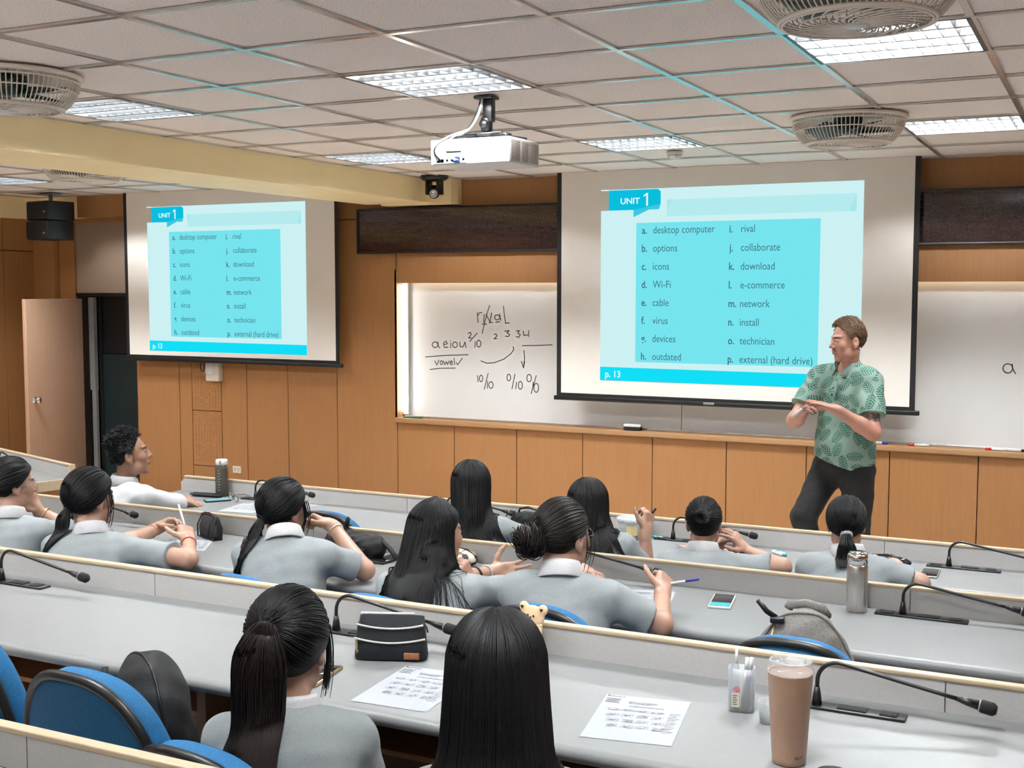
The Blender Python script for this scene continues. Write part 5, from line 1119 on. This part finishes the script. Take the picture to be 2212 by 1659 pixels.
def worksheet(label, x, y, z, rz, w_=.21, l_=.30, pics=True, group='printed worksheets', curl=0.):
    t = thing('worksheet', label, 'paper', (x, y, z+.0008), rz, group); m = MB(); n = 8
    v = []; 
    for j in range(n+1):
        for i in range(n+1):
            u, q = i/n, j/n; v.append((-w_/2+w_*u, -l_/2+l_*q, .0003+curl*(max(0, u-.5)**2+max(0, .4-q)**2)))
    f = [(j*(n+1)+i, j*(n+1)+i+1, (j+1)*(n+1)+i+1, (j+1)*(n+1)+i) for j in range(n) for i in range(n)]
    nv = len(v); v += [(a, b, c-.0009) for a, b, c in v]; f += [tuple(nv+k for k in reversed(q)) for q in f]
    m.add(v, f); m.build('sheet', M['paper'], t, recalc=False)
    if pics:
        m = MB(); zz = .0012+curl*.12
        for j in range(4):
            for i in range(4):
                cx, cy = -.068+.036*i+.006*j, .048-.036*j; a, b = .0135, .0095; 
                if j == 0: pl = [(cx+a*math.cos(k*PI/4)*(1+.3*((k+i) % 2)), cy+b*.8*math.sin(k*PI/4)) for k in range(8)]; 
                else: pl = [(cx-a, cy-b), (cx+a*.9, cy-b), (cx+a, cy+b*.9), (cx-a*.8, cy+b)]
                if (i+j) % 3 == 0: m.add([(p, q, zz) for p, q in pl], [tuple(range(len(pl)))])
                else:
                    for (p, q), (r, s_) in zip(pl, pl[1:]+pl[:1]): 
                        L = math.hypot(r-p, s_-q)+1e-9; nx, ny = -(s_-q)/L*.0008, (r-p)/L*.0008; m.add([(p-nx, q-ny, zz), (r-nx, s_-ny, zz), (r+nx, s_+ny, zz), (p+nx, q+ny, zz)], [(0, 1, 2, 3)])
                    m.box(cx-a*.6, cx+a*.1, cy-b*.5, cy+b*.3, zz-.0001, zz); m.box(cx+a*.2, cx+a*.6, cy-b*.2, cy+b*.6, zz-.0001, zz)
        m.build('pictures', M['print'], t)
        m = MB()
        for x0, x1, y in ((-.098, -.055, .140), (-.040, .03, .107), (-.04, .02, .098), (-.035, .05, .078)): m.box(x0, x1, y-.002, y+.002, zz-.0002, zz)
        for k in range(5): m.box(-.098, -.062-.004*(k % 2), .122-.007*k-.0012, .122-.007*k+.0012, zz-.0002, zz)
        for k in range(14): m.box(.070, .095-.004*(k % 3), .05-.010*k-.0008, .05-.010*k+.0008, zz-.0002, zz)
        m.build('printed_text', M['print'], t); m = MB(); m.box(-.100, -.096, .140, .147, zz-.0002, zz); m.build('corner_mark', M['ink'], t)
    return t
Z1, Z2, Z3, Z4 = (DESK_Z[r] for r in (1, 2, 3, 4))
# ---- third row
t = thing('zip_case', 'open black zip case with pale zippers and brown leather tag', 'pencil case', (-1.752, 2.772, Z3), math.radians(22))
m = MB(); rings = []
for z, hw, d0, d1 in ((0, .098, -.030, .030), (.008, .101, -.036, .034), (.05, .097, -.033, .030), (.088, .094, -.024, .026), (.10, .093, -.022, .024)):
    rg = []
    for k in range(28):
        a = 2*PI*k/28; c, s_ = math.cos(a), math.sin(a); rg.append((hw*np.sign(c)*abs(c)**.35, (d1 if s_ > 0 else -d0)*np.sign(s_)*abs(s_)**.5, z+(.016 if s_ > .3 and z > .07 else 0)-(.012*(1-abs(c)) if s_ < 0 and z > .07 else 0)))
    rings.append(rg)
inner = [[(x*.93, y*.85, z) for x, y, z in rings[-1]], [(x*.90, y*.75, z-.05) for x, y, z in rings[-1]]]
m.loft(rings+inner, True); m.build('case_body', M['navycloth'], t)
for nm, pts in (('front_zipper', [(x, -.0365+.006*abs(x/.1), .064-.012*(1-(x/.1)**2)) for x in np.linspace(-.098, .098, 15)]), ('top_zipper', [(x, -.025, .101-.012*(1-(x/.094)**2)) for x in np.linspace(-.092, .092, 15)])):
    m = MB(); m.tube(pts, .0028, 6); m.build(nm, M['zip'], t)
m = MB(); m.tube([(x, .028, .117) for x in np.linspace(-.09, .06, 6)], .004, 6); m.build('rear_rim', M['zip'], t)
m = MB(); m.bbox(-.093, -.087, -.041, -.037, .035, .062, .001); m.tube([(-.09, -.042, .034), (-.085, -.042, .030), (-.09, -.042, .024), (-.095, -.042, .030), (-.09, -.042, .034)], .0015, 6); m.build('zip_pull', M['gold'], t)
m = MB(); m.tube([(.095, -.02, .104), (.103, -.03, .095), (.106, -.033, .083)], .0025, 6); m.build('zip_cord', M['blacksoft'], t)
m = MB(); m.bbox(.040, .082, -.0385, -.034, .008, .026, .001); m.build('leather_tag', M['leather'], t)
phone('dark phone with gold frame beside the high ponytail student', -1.842, 2.545, Z3, math.radians(9), .078, .165, 'gold')
worksheet('worksheet sticking out left of the nearest long haired student', -1.563, 2.586, Z3, math.radians(4))
worksheet('worksheet lying alone left of the pen cup on the third row', -.977, 2.628, Z3, math.radians(10))
t = thing('pen_cup', 'frosted plastic pen cup with a red and a beige sticker beside the tan tumbler', 'pen cup', (-.772, 2.795, Z3), math.radians(12))
m = MB(); sq = lambda sx, sy, z, e=.5: [(sx*np.sign(math.cos(a))*abs(math.cos(a))**e, sy*np.sign(math.sin(a))*abs(math.sin(a))**e, z) for a in np.linspace(0, 2*PI, 33)[:-1]]
m.loft([sq(.029, .019, 0), sq(.0305, .0205, .003), sq(.032, .022, .108), sq(.0308, .0208, .108), sq(.029, .019, .005)], True); m.build('cup_body', M['frost'], t)
m = MB(); m.prism([(.010+.0*1+.008*math.cos(a)-.021, .060+.0055*math.sin(a)) for a in np.linspace(0, 2*PI, 20)[:-1]], -.0228, -.0222); m.build('round_sticker', M['pink'], t)
m = MB(); m.box(-.022, -.004, -.0232, -.0222, .015, .050); o = m.build('label_sticker', M['labelbeige'], t)
m = MB(); 
for k in range(5): m.box(-.020, -.009-.002*(k % 2), -.0236, -.0231, .043-.0055*k, .0445-.0055*k)
m.build('label_text', M['ink'], o)
for i, (dx, dy, tx, ty, L, mt, lab, r) in enumerate(((-.010, .004, -.06, .08, .14, 'frost', 'clear pen standing highest in the frosted pen cup', .004), (.004, -.004, .05, .10, .125, 'gold', 'beige pen in the middle of the frosted pen cup', .005), (.012, .003, .09, -.02, .128, 'white', 'white pen leaning right in the frosted pen cup', .0055), (.014, -.004, .03, .03, .085, 'blue', 'short blue capped marker at the right inside the frosted pen cup', .008))):
    t = thing('pen', lab, 'pen', (-.772+dx, 2.795+dy, Z3+.006), 0, 'pens in the frosted cup'); t.rotation_euler = (ty*-1, tx, 0)
    m = MB(); m.tube([(0, 0, 0), (0, 0, L*.75)], r, 10); m.build('barrel', M['smoke'] if mt == 'blue' else M[mt], t); m = MB(); m.tube([(0, 0, L*.75), (0, 0, L)], r*.9, 10); m.build('cap', capm['blue'] if mt == 'blue' else M['white'], t)
t = thing('plastic_cup', 'tiny translucent cup half hidden behind the tan tumbler', 'cup', (-.694, 2.742, Z3))
m = MB(); m.lathe([(0, 0), (.0185, 0), (.0235, .052), (.0222, .052), (.0175, .003), (0, .003)], n=28); m.build('cup_body', M['frost'], t)
t = thing('tumbler', 'tall tan tumbler with clear plastic lid at the bottom right', 'tumbler', (-.593, 2.53, Z3))
m = MB(); m.lathe([(0, 0), (.033, 0), (.036, .003), (.0365, .012), (.0478, .196), (.0485, .199), (.0465, .200), (.045, .197), (.035, .02), (0, .015)], n=48); m.build('cup_body', M['tan'], t)
m = MB(); m.lathe([(.0475, .196), (.0492, .199), (.0492, .206), (.0465, .208), (.0462, .222), (.043, .226), (.041, .220), (.02, .218), (0, .218)], n=48); ld = m.build('lid', M['clear'], t)
m = MB(); m.bbox(-.012, .03, -.016, .016, .218, .228, .004); m.tube([(-.02, 0, .219), (-.02, 0, .226)], .006, 12); m.build('lid_flap', M['clear'], ld)
m = MB(); vv = []
for x, z in [(.0035+.0030*math.cos(a), .0035+.0030*math.sin(a)) for a in np.linspace(.6, 2*PI-.4, 14)]+[(.0075, .0022), (.011, .0032), (.0145, .0036), (.0165, .0050), (.0172, .0075)]:
    a = -PI/2+math.radians(33)+x/.037; vv.append((.0370*math.cos(a), .0370*math.sin(a), .018+z))
m.tube(vv, .0009, 6); m.build('logo', mat('brown_print', (.07, .03, .02, 1), .5, noise=40, amount=.1), t, recalc=False)
t = thing('photo_holder', 'cream bear shaped photo card holder leaning on the third row panel', 'photo holder', (-1.412, 2.945, Z3), math.radians(-14)); t.rotation_euler = (math.radians(-7), 0, math.radians(-14))
m = MB()
def disc(cx, cz, rx, rz, y0, y1, n=26): m.prism([(cx+rx*math.cos(a), cz+rz*math.sin(a)) for a in np.linspace(0, 2*PI, n+1)[:-1]], y0, y1, smooth=False)
m.bbox(-.034, -.024, -.005, .005, 0, .095, .003); m.bbox(.024, .034, -.005, .005, 0, .095, .003); m.bbox(-.034, .034, -.005, .005, 0, .010, .003); m.bbox(-.034, .034, -.005, .005, .088, .098, .003)
fr = m.build('frame', M['bearcream'], t)
m = MB(); m.bbox(-.024, .024, -.001, .003, .01, .09, .0005); m.build('photo_window', mat('silvery_card', (.42, .40, .42, 1), .2, .5, noise=60, amount=.5), t)
H_ = Field(V(-.07, -.03, .07), V(.07, .03, .17), .0022); H_.ell((0, 0, .116), (.040, .010, .029), None, .01)
for a in (-1, 1): H_.ell((a*.034, 0, .137), (.0155, .008, .0145), None, .008)
P, Q = H_.mesh(); np_mesh('bear_head', P, Q, M['bearcream'], t)
m = MB()
for a in (-1, 1):
    m.prism([(a*.034+.0055*math.sin(u)**3, .137+.0048*(math.cos(u)-.35*math.cos(2*u)-.12*math.cos(3*u))) for u in np.linspace(0, 2*PI, 21)[:-1]], -.0095, -.006); disc(a*.010, .117, .0028, .0036, -.0115, -.007, 12)
disc(0, .113, .0028, .0022, -.0118, -.008, 12); m.build('hearts_and_face', mat('dark_brown_enamel', (.06, .018, .012, 1), .4, noise=20, amount=.1), t)
m = MB(); m.bbox(.026, .040, -.010, -.003, .012, .036, .004); m.build('pink_charm', M['pink'], t)
# ---- second row
phone('dark phone on the second row beside the student with glasses', -4.395, 4.055, Z2, math.radians(-58), .075, .155)
worksheet('worksheet on the second row behind the phone at the left', -4.52, 4.05, Z2, math.radians(-30), pics=False)
t = thing('mesh_pouch', 'small black mesh pouch standing on the second row desk', 'pouch', (-3.565, 4.15, Z2), math.radians(-25))
m = MB(); m.loft([sq(.078, .026, 0, .4), sq(.080, .028, .05, .4), sq(.070, .012, .098, .4), sq(.066, .004, .103, .4)], True); m.build('pouch_body', M['meshcloth'], t)
for nm, pts in (('piping', [(-.08, -.026, .002), (-.082, -.027, .05), (-.070, -.008, .103), (0, -.004, .107), (.070, -.008, .103), (.082, -.027, .05), (.08, -.026, .002), (0, -.03, .002), (-.08, -.026, .002)]), ('top_zipper', [(-.07, 0, .106), (-.02, .004, .110), (.05, 0, .106), (.08, -.006, .09)]), ('side_loop', [(.03, -.022, .075), (.032, -.029, .04), (.03, -.03, .012)])):
    m = MB(); m.tube(pts, .0032, 6); m.build(nm, M['black'], t)
m = MB(); m.box(-.05, .05, -.004, .004, .01, .06); m.build('folded_paper', M['paper'], t)
worksheet('worksheet under the forearms of the student with the white pen', -3.555, 3.975, Z2, math.radians(30), .2, .22)
t = thing('pen', 'white pen held between the hands of the second row student at left', 'pen', (-3.468, 3.875, .945)); t.rotation_euler = Vector((-.085, .055, .085)).to_track_quat('Z', 'Y').to_euler()
m = MB(); m.tube([(0, 0, -.015), (0, 0, .12)], .0045, 10); m.build('barrel', M['white'], t); m = MB(); m.tube([(0, 0, -.015), (0, 0, -.03)], [.0042, .001], 10); m.build('tip', M['grey'], t)
t = thing('black_bag', 'crumpled black shoulder bag with straps on the second row desk', 'bag', (-2.79, 4.13, Z2), math.radians(-8))
G = Field(V(-.2, -.1, -.02), V(.22, .1, .2), .005); G.ell((-.05, 0, .05), (.10, .05, .06), None, .03); G.ell((.06, 0, .045), (.07, .045, .05), None, .03); G.cap((-.04, 0, .1), (-.03, 0, .155), .014, .010, .02); G.ell((.12, .01, .05), (.035, .03, .045), None, .02); G.wrinkle(.006, 1.6, 2); G.cutplane(V(0, 0, .0), V(0, 0, -1)); P, Q = G.mesh(); np_mesh('bag_body', P, Q, M['blackcloth'], t)
m = MB(); m.tube([(.10, .0, .06), (.15, .01, .075), (.20, .0, .05), (.235, -.01, .02)], .010, 8); m.build('shoulder_strap', M['blackcloth'], t); m = MB(); m.tube([(-.09, -.03, .03), (-.14, -.04, .02), (-.17, -.02, .006)], .008, 8); m.build('strap_end', M['blackcloth'], t); m = MB(); m.bbox(.07, .10, -.055, -.045, .01, .05, .003); m.build('buckle', M['black'], t)
phone('black phone beside the black bag on the second row', -2.622, 4.125, Z2, math.radians(-5), .076, .16)
t = thing('patterned_pouch', 'small patterned pouch behind the hand of the long haired second row student', 'pouch', (-2.315, 4.19, Z2), math.radians(-15))
G = Field(V(-.1, -.06, -.02), V(.1, .06, .1), .003); G.ell((0, 0, .03), (.085, .042, .036), None, .0); G.cutplane(V(0, 0, 0), V(0, 0, -1)); P, Q = G.mesh()
N = NT('floral_cloth'); tc = N.n('ShaderNodeTexCoord'); vo = N.n('ShaderNodeTexVoronoi', i_Scale=55.0); N.l(tc.outputs['Object'], vo.inputs['Vector']); sc_ = N.n('ShaderNodeSeparateColor'); N.l(vo.outputs['Color'], sc_.inputs[0]); N.l(N.ramp(sc_.outputs[0], [(.2, (.04, .03, .03, 1)), (.45, (.45, .28, .10, 1)), (.7, (.62, .55, .45, 1))]), N.b.inputs['Base Color']); np_mesh('pouch_body', P, Q, N.m, t)
m = MB(); m.tube([(-.08, 0, .045), (-.03, -.0, .066), (.04, 0, .066), (.082, 0, .042)], .0035, 6); m.build('zipper', M['black'], t)
worksheet('worksheet under the open palm of the second row student', -2.035, 3.925, Z2, math.radians(8))
worksheet('worksheet in front of the student holding the blue pen', -1.47, 3.985, Z2, math.radians(12))
t = thing('pen', 'blue and white pen held by the student with the messy bun', 'pen', (-1.30, 3.872, .944)); t.rotation_euler = Vector((.06, .01, .013)).to_track_quat('Z', 'Y').to_euler()
m = MB(); m.tube([(0, 0, -.06), (0, 0, .03)], .0042, 10); m.build('barrel', M['white'], t); m = MB(); m.tube([(0, 0, .03), (0, 0, .072), (0, 0, .078)], [.0046, .0042, .002], 10); m.build('cap', capm['blue'], t)
phone('white cased phone with a teal strip on its screen, second row', -1.203, 4.083, Z2, math.radians(9.5), .078, .178, 'white', 'glassdark', 'teal')
t = thing('steel_bottle', 'brushed steel bottle standing on the second row desk', 'bottle', (-.757, 4.185, Z2))
m = MB(); m.lathe([(0, 0), (.033, 0), (.0355, .004), (.0355, .155), (.034, .160), (.0315, .166)], n=44); m.build('bottle_body', M['steel'], t)
m = MB(); m.lathe([(.0315, .165), (.034, .168), (.0345, .185), (.0335, .196), (.03, .201), (.0, .202)], n=40); m.lathe([(.024, .2), (.028, .203), (.028, .207), (0, .208)], n=32); m.build('cap', M['chrome'], t)
m = MB(); m.bbox(-.005, .034, -.012, .012, .2005, .2075, .002); m.build('cap_lever', M['chrome'], t)
# ---- front row
t = thing('water_bottle', 'smoky clear water bottle with white cap on the front row', 'bottle', (-4.585, 5.44, Z1))
m = MB(); m.lathe([(0, 0), (.034, 0), (.038, .006), (.0385, .165), (.036, .172), (.031, .178), (.031, .186), (.0295, .186), (.0295, .176), (.036, .164), (.0365, .006), (0, .004)], n=36); m.build('bottle_body', M['smoke'], t)
m = MB(); m.lathe([(0, .005), (.0355, .005), (.0358, .075), (0, .0755)], n=36); m.build('water', clear('water_grey', (.22, .22, .18, 1), .1, .35), t)
m = MB(); m.lathe([(.0315, .183), (.034, .185), (.034, .208), (.031, .214), (0, .215)], n=32); cp = m.build('cap', M['white'], t); m = MB(); m.bbox(.010, .022, -.036, -.030, .19, .212, .002); m.build('latch', M['grey'], cp)
m = MB()
for k in range(8): m.bbox(.004, .014 if k % 2 else .020, -.0392, -.0382, .04+.016*k, .0415+.016*k, .0003)
m.build('volume_marks', M['white'], t)
t = thing('pen_pouch', 'flat black pen pouch beside the water bottle on the front row', 'pouch', (-4.66, 5.385, Z1), math.radians(8)); m = MB(); rg = [[(x, wd*math.cos(a), .011+.010*math.sin(a)*k) for a in np.linspace(0, 2*PI, 17)[:-1]] for x, wd, k in ((-.105, .004, .3), (-.07, .026, .9), (.08, .03, 1), (.105, .026, .9))]; m.loft(rg, True); m.build('pouch_body', M['blackcloth'], t); m = MB(); m.tube([(-.08, 0, .0205), (.09, 0, .0215)], .0025, 6); m.build('zipper', M['black'], t)
phone('phone with lit blue screen in front of the water bottle', -4.50, 5.30, Z1, math.radians(-38), .072, .145, 'black', 'litscreen')
t = thing('eyeglasses', 'folded open black eyeglasses lying on the front row desk', 'glasses', (-4.40, 5.315, Z1+.004), math.radians(-25))
m = MB()
for a in (-1, 1): m.tube([(a*.034+.026*math.cos(u), -.004*math.sin(u), .02+.0195*math.sin(u)) for u in np.linspace(0, 2*PI, 25)], .0017, 6, False)
m.tube([(-.009, 0, .026), (0, -.002, .029), (.009, 0, .026)], .0017, 6); m.build('rims', M['black'], t)
for a in (-1, 1): m = MB(); m.tube([(a*.061, 0, .026), (a*.066, .02, .026), (a*.066, .10, .020), (a*.064, .135, .004)], .0017, 6); m.build('temple', M['black'], t)
for a in (-1, 1): m = MB(); m.lathe([(0, 0), (.0255, 0), (.0255, .0006), (0, .0006)], n=24); m.xf((a*.034, 0, .02), rx=PI/2); m.build('lens', M['clear'], t)
worksheet('worksheet in front of the man in the white shirt', -4.205, 5.215, Z1, math.radians(6))
worksheet('worksheet on the front row right of the first gooseneck microphone', -4.02, 5.36, Z1, math.radians(-6), pics=False)
t = thing('black_bag', 'small black handbag with round silver key charm on the front row', 'bag', (-2.575, 5.37, Z1), math.radians(-6))
G = Field(V(-.13, -.07, -.02), V(.14, .07, .12), .004); G.ell((0, 0, .04), (.105, .045, .05), None, 0); G.ell((.06, .0, .045), (.055, .04, .045), None, .02); G.wrinkle(.004, 1.8, 4); G.cutplane(V(0, 0, 0), V(0, 0, -1)); P, Q = G.mesh(); np_mesh('bag_body', P, Q, M['blackcloth'], t)
m = MB(); m.tube([(-.06, -.01, .075), (-.05, -.012, .10), (0, -.012, .112), (.05, -.012, .10), (.06, -.01, .075)], .0055, 8); m.build('handle', M['black'], t); m = MB(); m.tube([(-.08, -.03, .07), (-.10, -.035, .078), (-.115, -.04, .06)], .004, 6); m.build('zip_cord', M['black'], t)
m = MB(); m.lathe([(0, -.003), (.017, -.003), (.017, .003), (0, .003)], (.06, -.055, .028), 24, axis='y'); m.tube([(.06, -.054, .044), (.062, -.052, .075)], .003, 6); m.build('key_charm', M['chrome'], t)
worksheet('worksheet under the small black handbag', -2.545, 5.21, Z1, math.radians(10))
t = thing('round_tub', 'white round tub with lid and yellow label on the front row', 'tub', (-2.045, 5.415, Z1)); m = MB(); m.lathe([(0, 0), (.062, 0), (.066, .005), (.074, .085)], n=40); m.build('tub_body', M['frost'], t); m = MB(); m.lathe([(.076, .080), (.079, .083), (.078, .094), (.07, .097), (.066, .094), (0, .094)], n=40); m.build('lid', M['frost'], t)
m = MB(); v = []
for k in range(9):
    a = -PI/2-.05+.09*k; v += [(.0715*math.cos(a), .0715*math.sin(a), .02), (.0755*math.cos(a), .0755*math.sin(a), .065)]
m.add(v, [(2*k, 2*k+2, 2*k+3, 2*k+1) for k in range(8)], True); m.build('label', M['yellow'], t)
t = thing('bead_bracelet', 'little heap of glittering bead bracelet in front of the round tub', 'bracelet', (-2.015, 5.335, Z1)); m = MB()
for k in range(36):
    a = k*.55; r = .018+.012*math.sin(k*1.3); b = bmesh.new(); bmesh.ops.create_icosphere(b, subdivisions=1, radius=.0045); bmesh.ops.translate(b, vec=(r*math.cos(a)*1.3, r*math.sin(a), .0045+.008*(k % 3)*.7), verts=b.verts); m.bm(b, True)
m.build('beads', mat('glitter_beads', (.45, .36, .34, 1), .15, .6, noise=150, amount=.7), t); m = MB(); m.tube([(.04*math.cos(a), .022*math.sin(a), .003) for a in np.linspace(0, 2*PI, 25)], .0012, 5, False); m.build('string', M['gold'], t)
t = thing('pen', 'teal highlighter on the front row beside the raised hand', 'pen', (-1.935, 5.437, Z1+.006), math.radians(-15)); m = MB(); m.tube([(-.035, 0, 0), (.02, 0, 0)], .006, 10); m.build('barrel', M['teal'], t); m = MB(); m.tube([(.02, 0, 0), (.04, 0, 0)], .0063, 10); m.build('cap', M['white'], t)
phone('dark phone in front of the student touching her fingertips', -1.60, 5.38, Z1, math.radians(-70), .074, .15)
worksheet('worksheet in front of the front row student with a bun', -1.545, 5.205, Z1, math.radians(-5))
t = thing('correction_tape', 'white and teal correction tape lying alone on the front row', 'correction tape', (-1.31, 5.335, Z1), math.radians(-38)); m = MB(); m.bbox(-.045, .03, -.013, .013, 0, .016, .005); m.build('shell', M['white'], t); m = MB(); m.bbox(.018, .045, -.009, .009, .002, .013, .003); m.build('tip_cap', M['teal'], t); m = MB(); m.bbox(-.03, .0, -.009, .009, .0155, .0165, .0003); m.build('label', M['teal'], t)
t = thing('plastic_bag', 'flat black plastic pouch on the front row beside the short ponytail', 'pouch', (-.845, 5.37, Z1), math.radians(-4)); G = Field(V(-.12, -.08, -.02), V(.12, .08, .06), .0035); G.ell((0, 0, .016), (.10, .05, .022), None, 0); G.wrinkle(.004, 2.2, 6); G.cutplane(V(0, 0, 0), V(0, 0, -1)); P, Q = G.mesh(); np_mesh('pouch_body', P, Q, mat('shiny_black_vinyl', (.012, .012, .014, 1), .22, noise=30, amount=.3), t)
m = MB(); m.tube([(-.09, -.0, .03), (0, .004, .042), (.095, 0, .022)], .003, 6); m.build('zipper', M['black'], t)
phone('grey framed phone on the front row near the right edge', -.652, 5.25, Z1, math.radians(2), .072, .145, 'grey')
t = thing('pen', 'black pen held up by the front row student with long hair', 'pen', (-1.826, 5.05, .925)); t.rotation_euler = Vector((.035, 0, .05)).to_track_quat('Z', 'Y').to_euler(); m = MB(); m.tube([(0, 0, -.06), (0, 0, .0)], .0045, 10); m.build('barrel', M['black'], t); m = MB(); m.tube([(0, 0, 0), (0, 0, .048)], .0052, 10); m.build('cap', M['black'], t)
# ---- back row
t = thing('thermos', 'black round topped bottle on the back row, only its top showing', 'bottle', (-.288, 1.46, Z4)); m = MB(); m.lathe([(0, 0), (.036, 0), (.038, .004), (.038, .26), (.034, .28)], n=36); m.build('bottle_body', M['black'], t); m = MB(); m.lathe([(.034, .275), (.035, .305), (.031, .325), (.02, .337), (0, .341)], n=36); m.build('cap', M['blacksoft'], t)
# ---- rucksacks on the chairs
def rucksack(name, label, loc, rz, mt, w_, h_, d_, grey):
    t = thing(name, label, 'backpack', loc, rz); B = Field(V(-w_*.75, -d_*1.2, -.02), V(w_*.75, d_*1.3, h_+.08), .006)
    B.ell((0, 0, h_*.48), (w_*.5, d_*.5, h_*.54), None, .03); B.ell((0, 0, h_*.25), (w_*.49, d_*.48, h_*.30), None, .06); B.ell((0, -d_*.42, h_*.34), (w_*.40, d_*.28, h_*.30), None, .03)
    B.wrinkle(.006, .9, 3); B.cutplane(V(0, 0, 0), V(0, 0, -1)); P, Q = B.mesh(); np_mesh('bag_body', P, Q, M[mt], t)
    def on(y0, pts, gap=.002):
        A_ = np.array([[(x, y0, z) for x, z in pts]], float); return [tuple(p) for p in B.push(A_, gap, 12)[0]]
    m = MB(); m.tube(on(-.02, [(w_*.47*math.cos(a), h_*.45+h_*.55*math.sin(a)) for a in np.linspace(-.1, PI+.1, 30)], .0015), .0035, 6); m.build('main_zipper', M['bagseam'] if grey else M['black'], t)
    m = MB(); m.tube(on(-d_*.5, [(w_*.40*math.cos(a), h_*.40+h_*.36*math.sin(a)) for a in np.linspace(.1, PI-.1, 24)], .002), .004, 6); m.build('pocket_zipper', M['black'], t)
    m = MB(); grey and m.tube([(-.05, .03, h_*1.0), (-.045, .03, h_*1.0+.012), (0, .02, h_*1.0+.022), (.05, .01, h_*1.0+.014), (.06, .03, h_*.97)], .014, 8); grey and m.build('grab_handle', M[mt], t)
    for a in ((-1, 1) if grey else ()):
        m = MB(); m.tube([(a*.06, d_*.36, h_*.80), (a*.09, d_*.56, h_*.68), (a*.11, d_*.58, h_*.35), (a*.13, d_*.42, h_*.10)], .014, 8); m.build('shoulder_strap', M['blackcloth'], t)
    if grey:
        m = MB(); m.tube([(-.075, -.05, h_*.98), (-.10, -.06, h_*1.02), (-.125, -.065, h_*1.09)], .008, 6); m.bbox(-.09, -.05, -.07, -.045, h_*.95, h_*.99, .004); m.build('black_tag', M['black'], t)
        m = MB(); m.tube([(-.075, -.06, h_*.95), (-.08, -.085, h_*.90), (-.085, -.10, h_*.86)], .003, 6); m.build('charm_chain', M['gold'], t)
        m = MB(); q = on(-d_*.8, [(-.13, h_*.86), (-.06, h_*.88), (-.07, h_*.72), (-.12, h_*.70)], .006); m.add(q+[(x, y-.006, z) for x, y, z in q], [(0, 1, 2, 3), (7, 6, 5, 4), (0, 4, 5, 1), (1, 5, 6, 2), (2, 6, 7, 3), (3, 7, 4, 0)]); m.build('clear_wrapper', M['clear'], t)
        m = MB(); m.bbox(-w_*.47-.012, -w_*.47+.02, -.05, -.01, h_*.55, h_*.68, .004); m.build('side_buckle', M['black'], t)
    else:
        m = MB(); m.tube(on(-d_*.6, [(.02, h_*.98), (.03, h_*.8), (.01, h_*.6), (.03, h_*.35), (.0, h_*.1)], .004), .008, 6); m.build('front_flap_edge', M['blackcloth'], t)
    return t
rucksack('grey_backpack', 'grey canvas backpack with clear wrapper charm on the blue chair at right', (-.77, 3.45, FLOOR_Z[2]+.457), math.radians(6), 'greybag', .31, .46, .20, True)
rucksack('black_backpack', 'black backpack sitting on the blue chair at the lower left', (-2.125, 2.235, FLOOR_Z[3]+.457), math.radians(-24), 'blackcloth', .29, .40, .20, False)
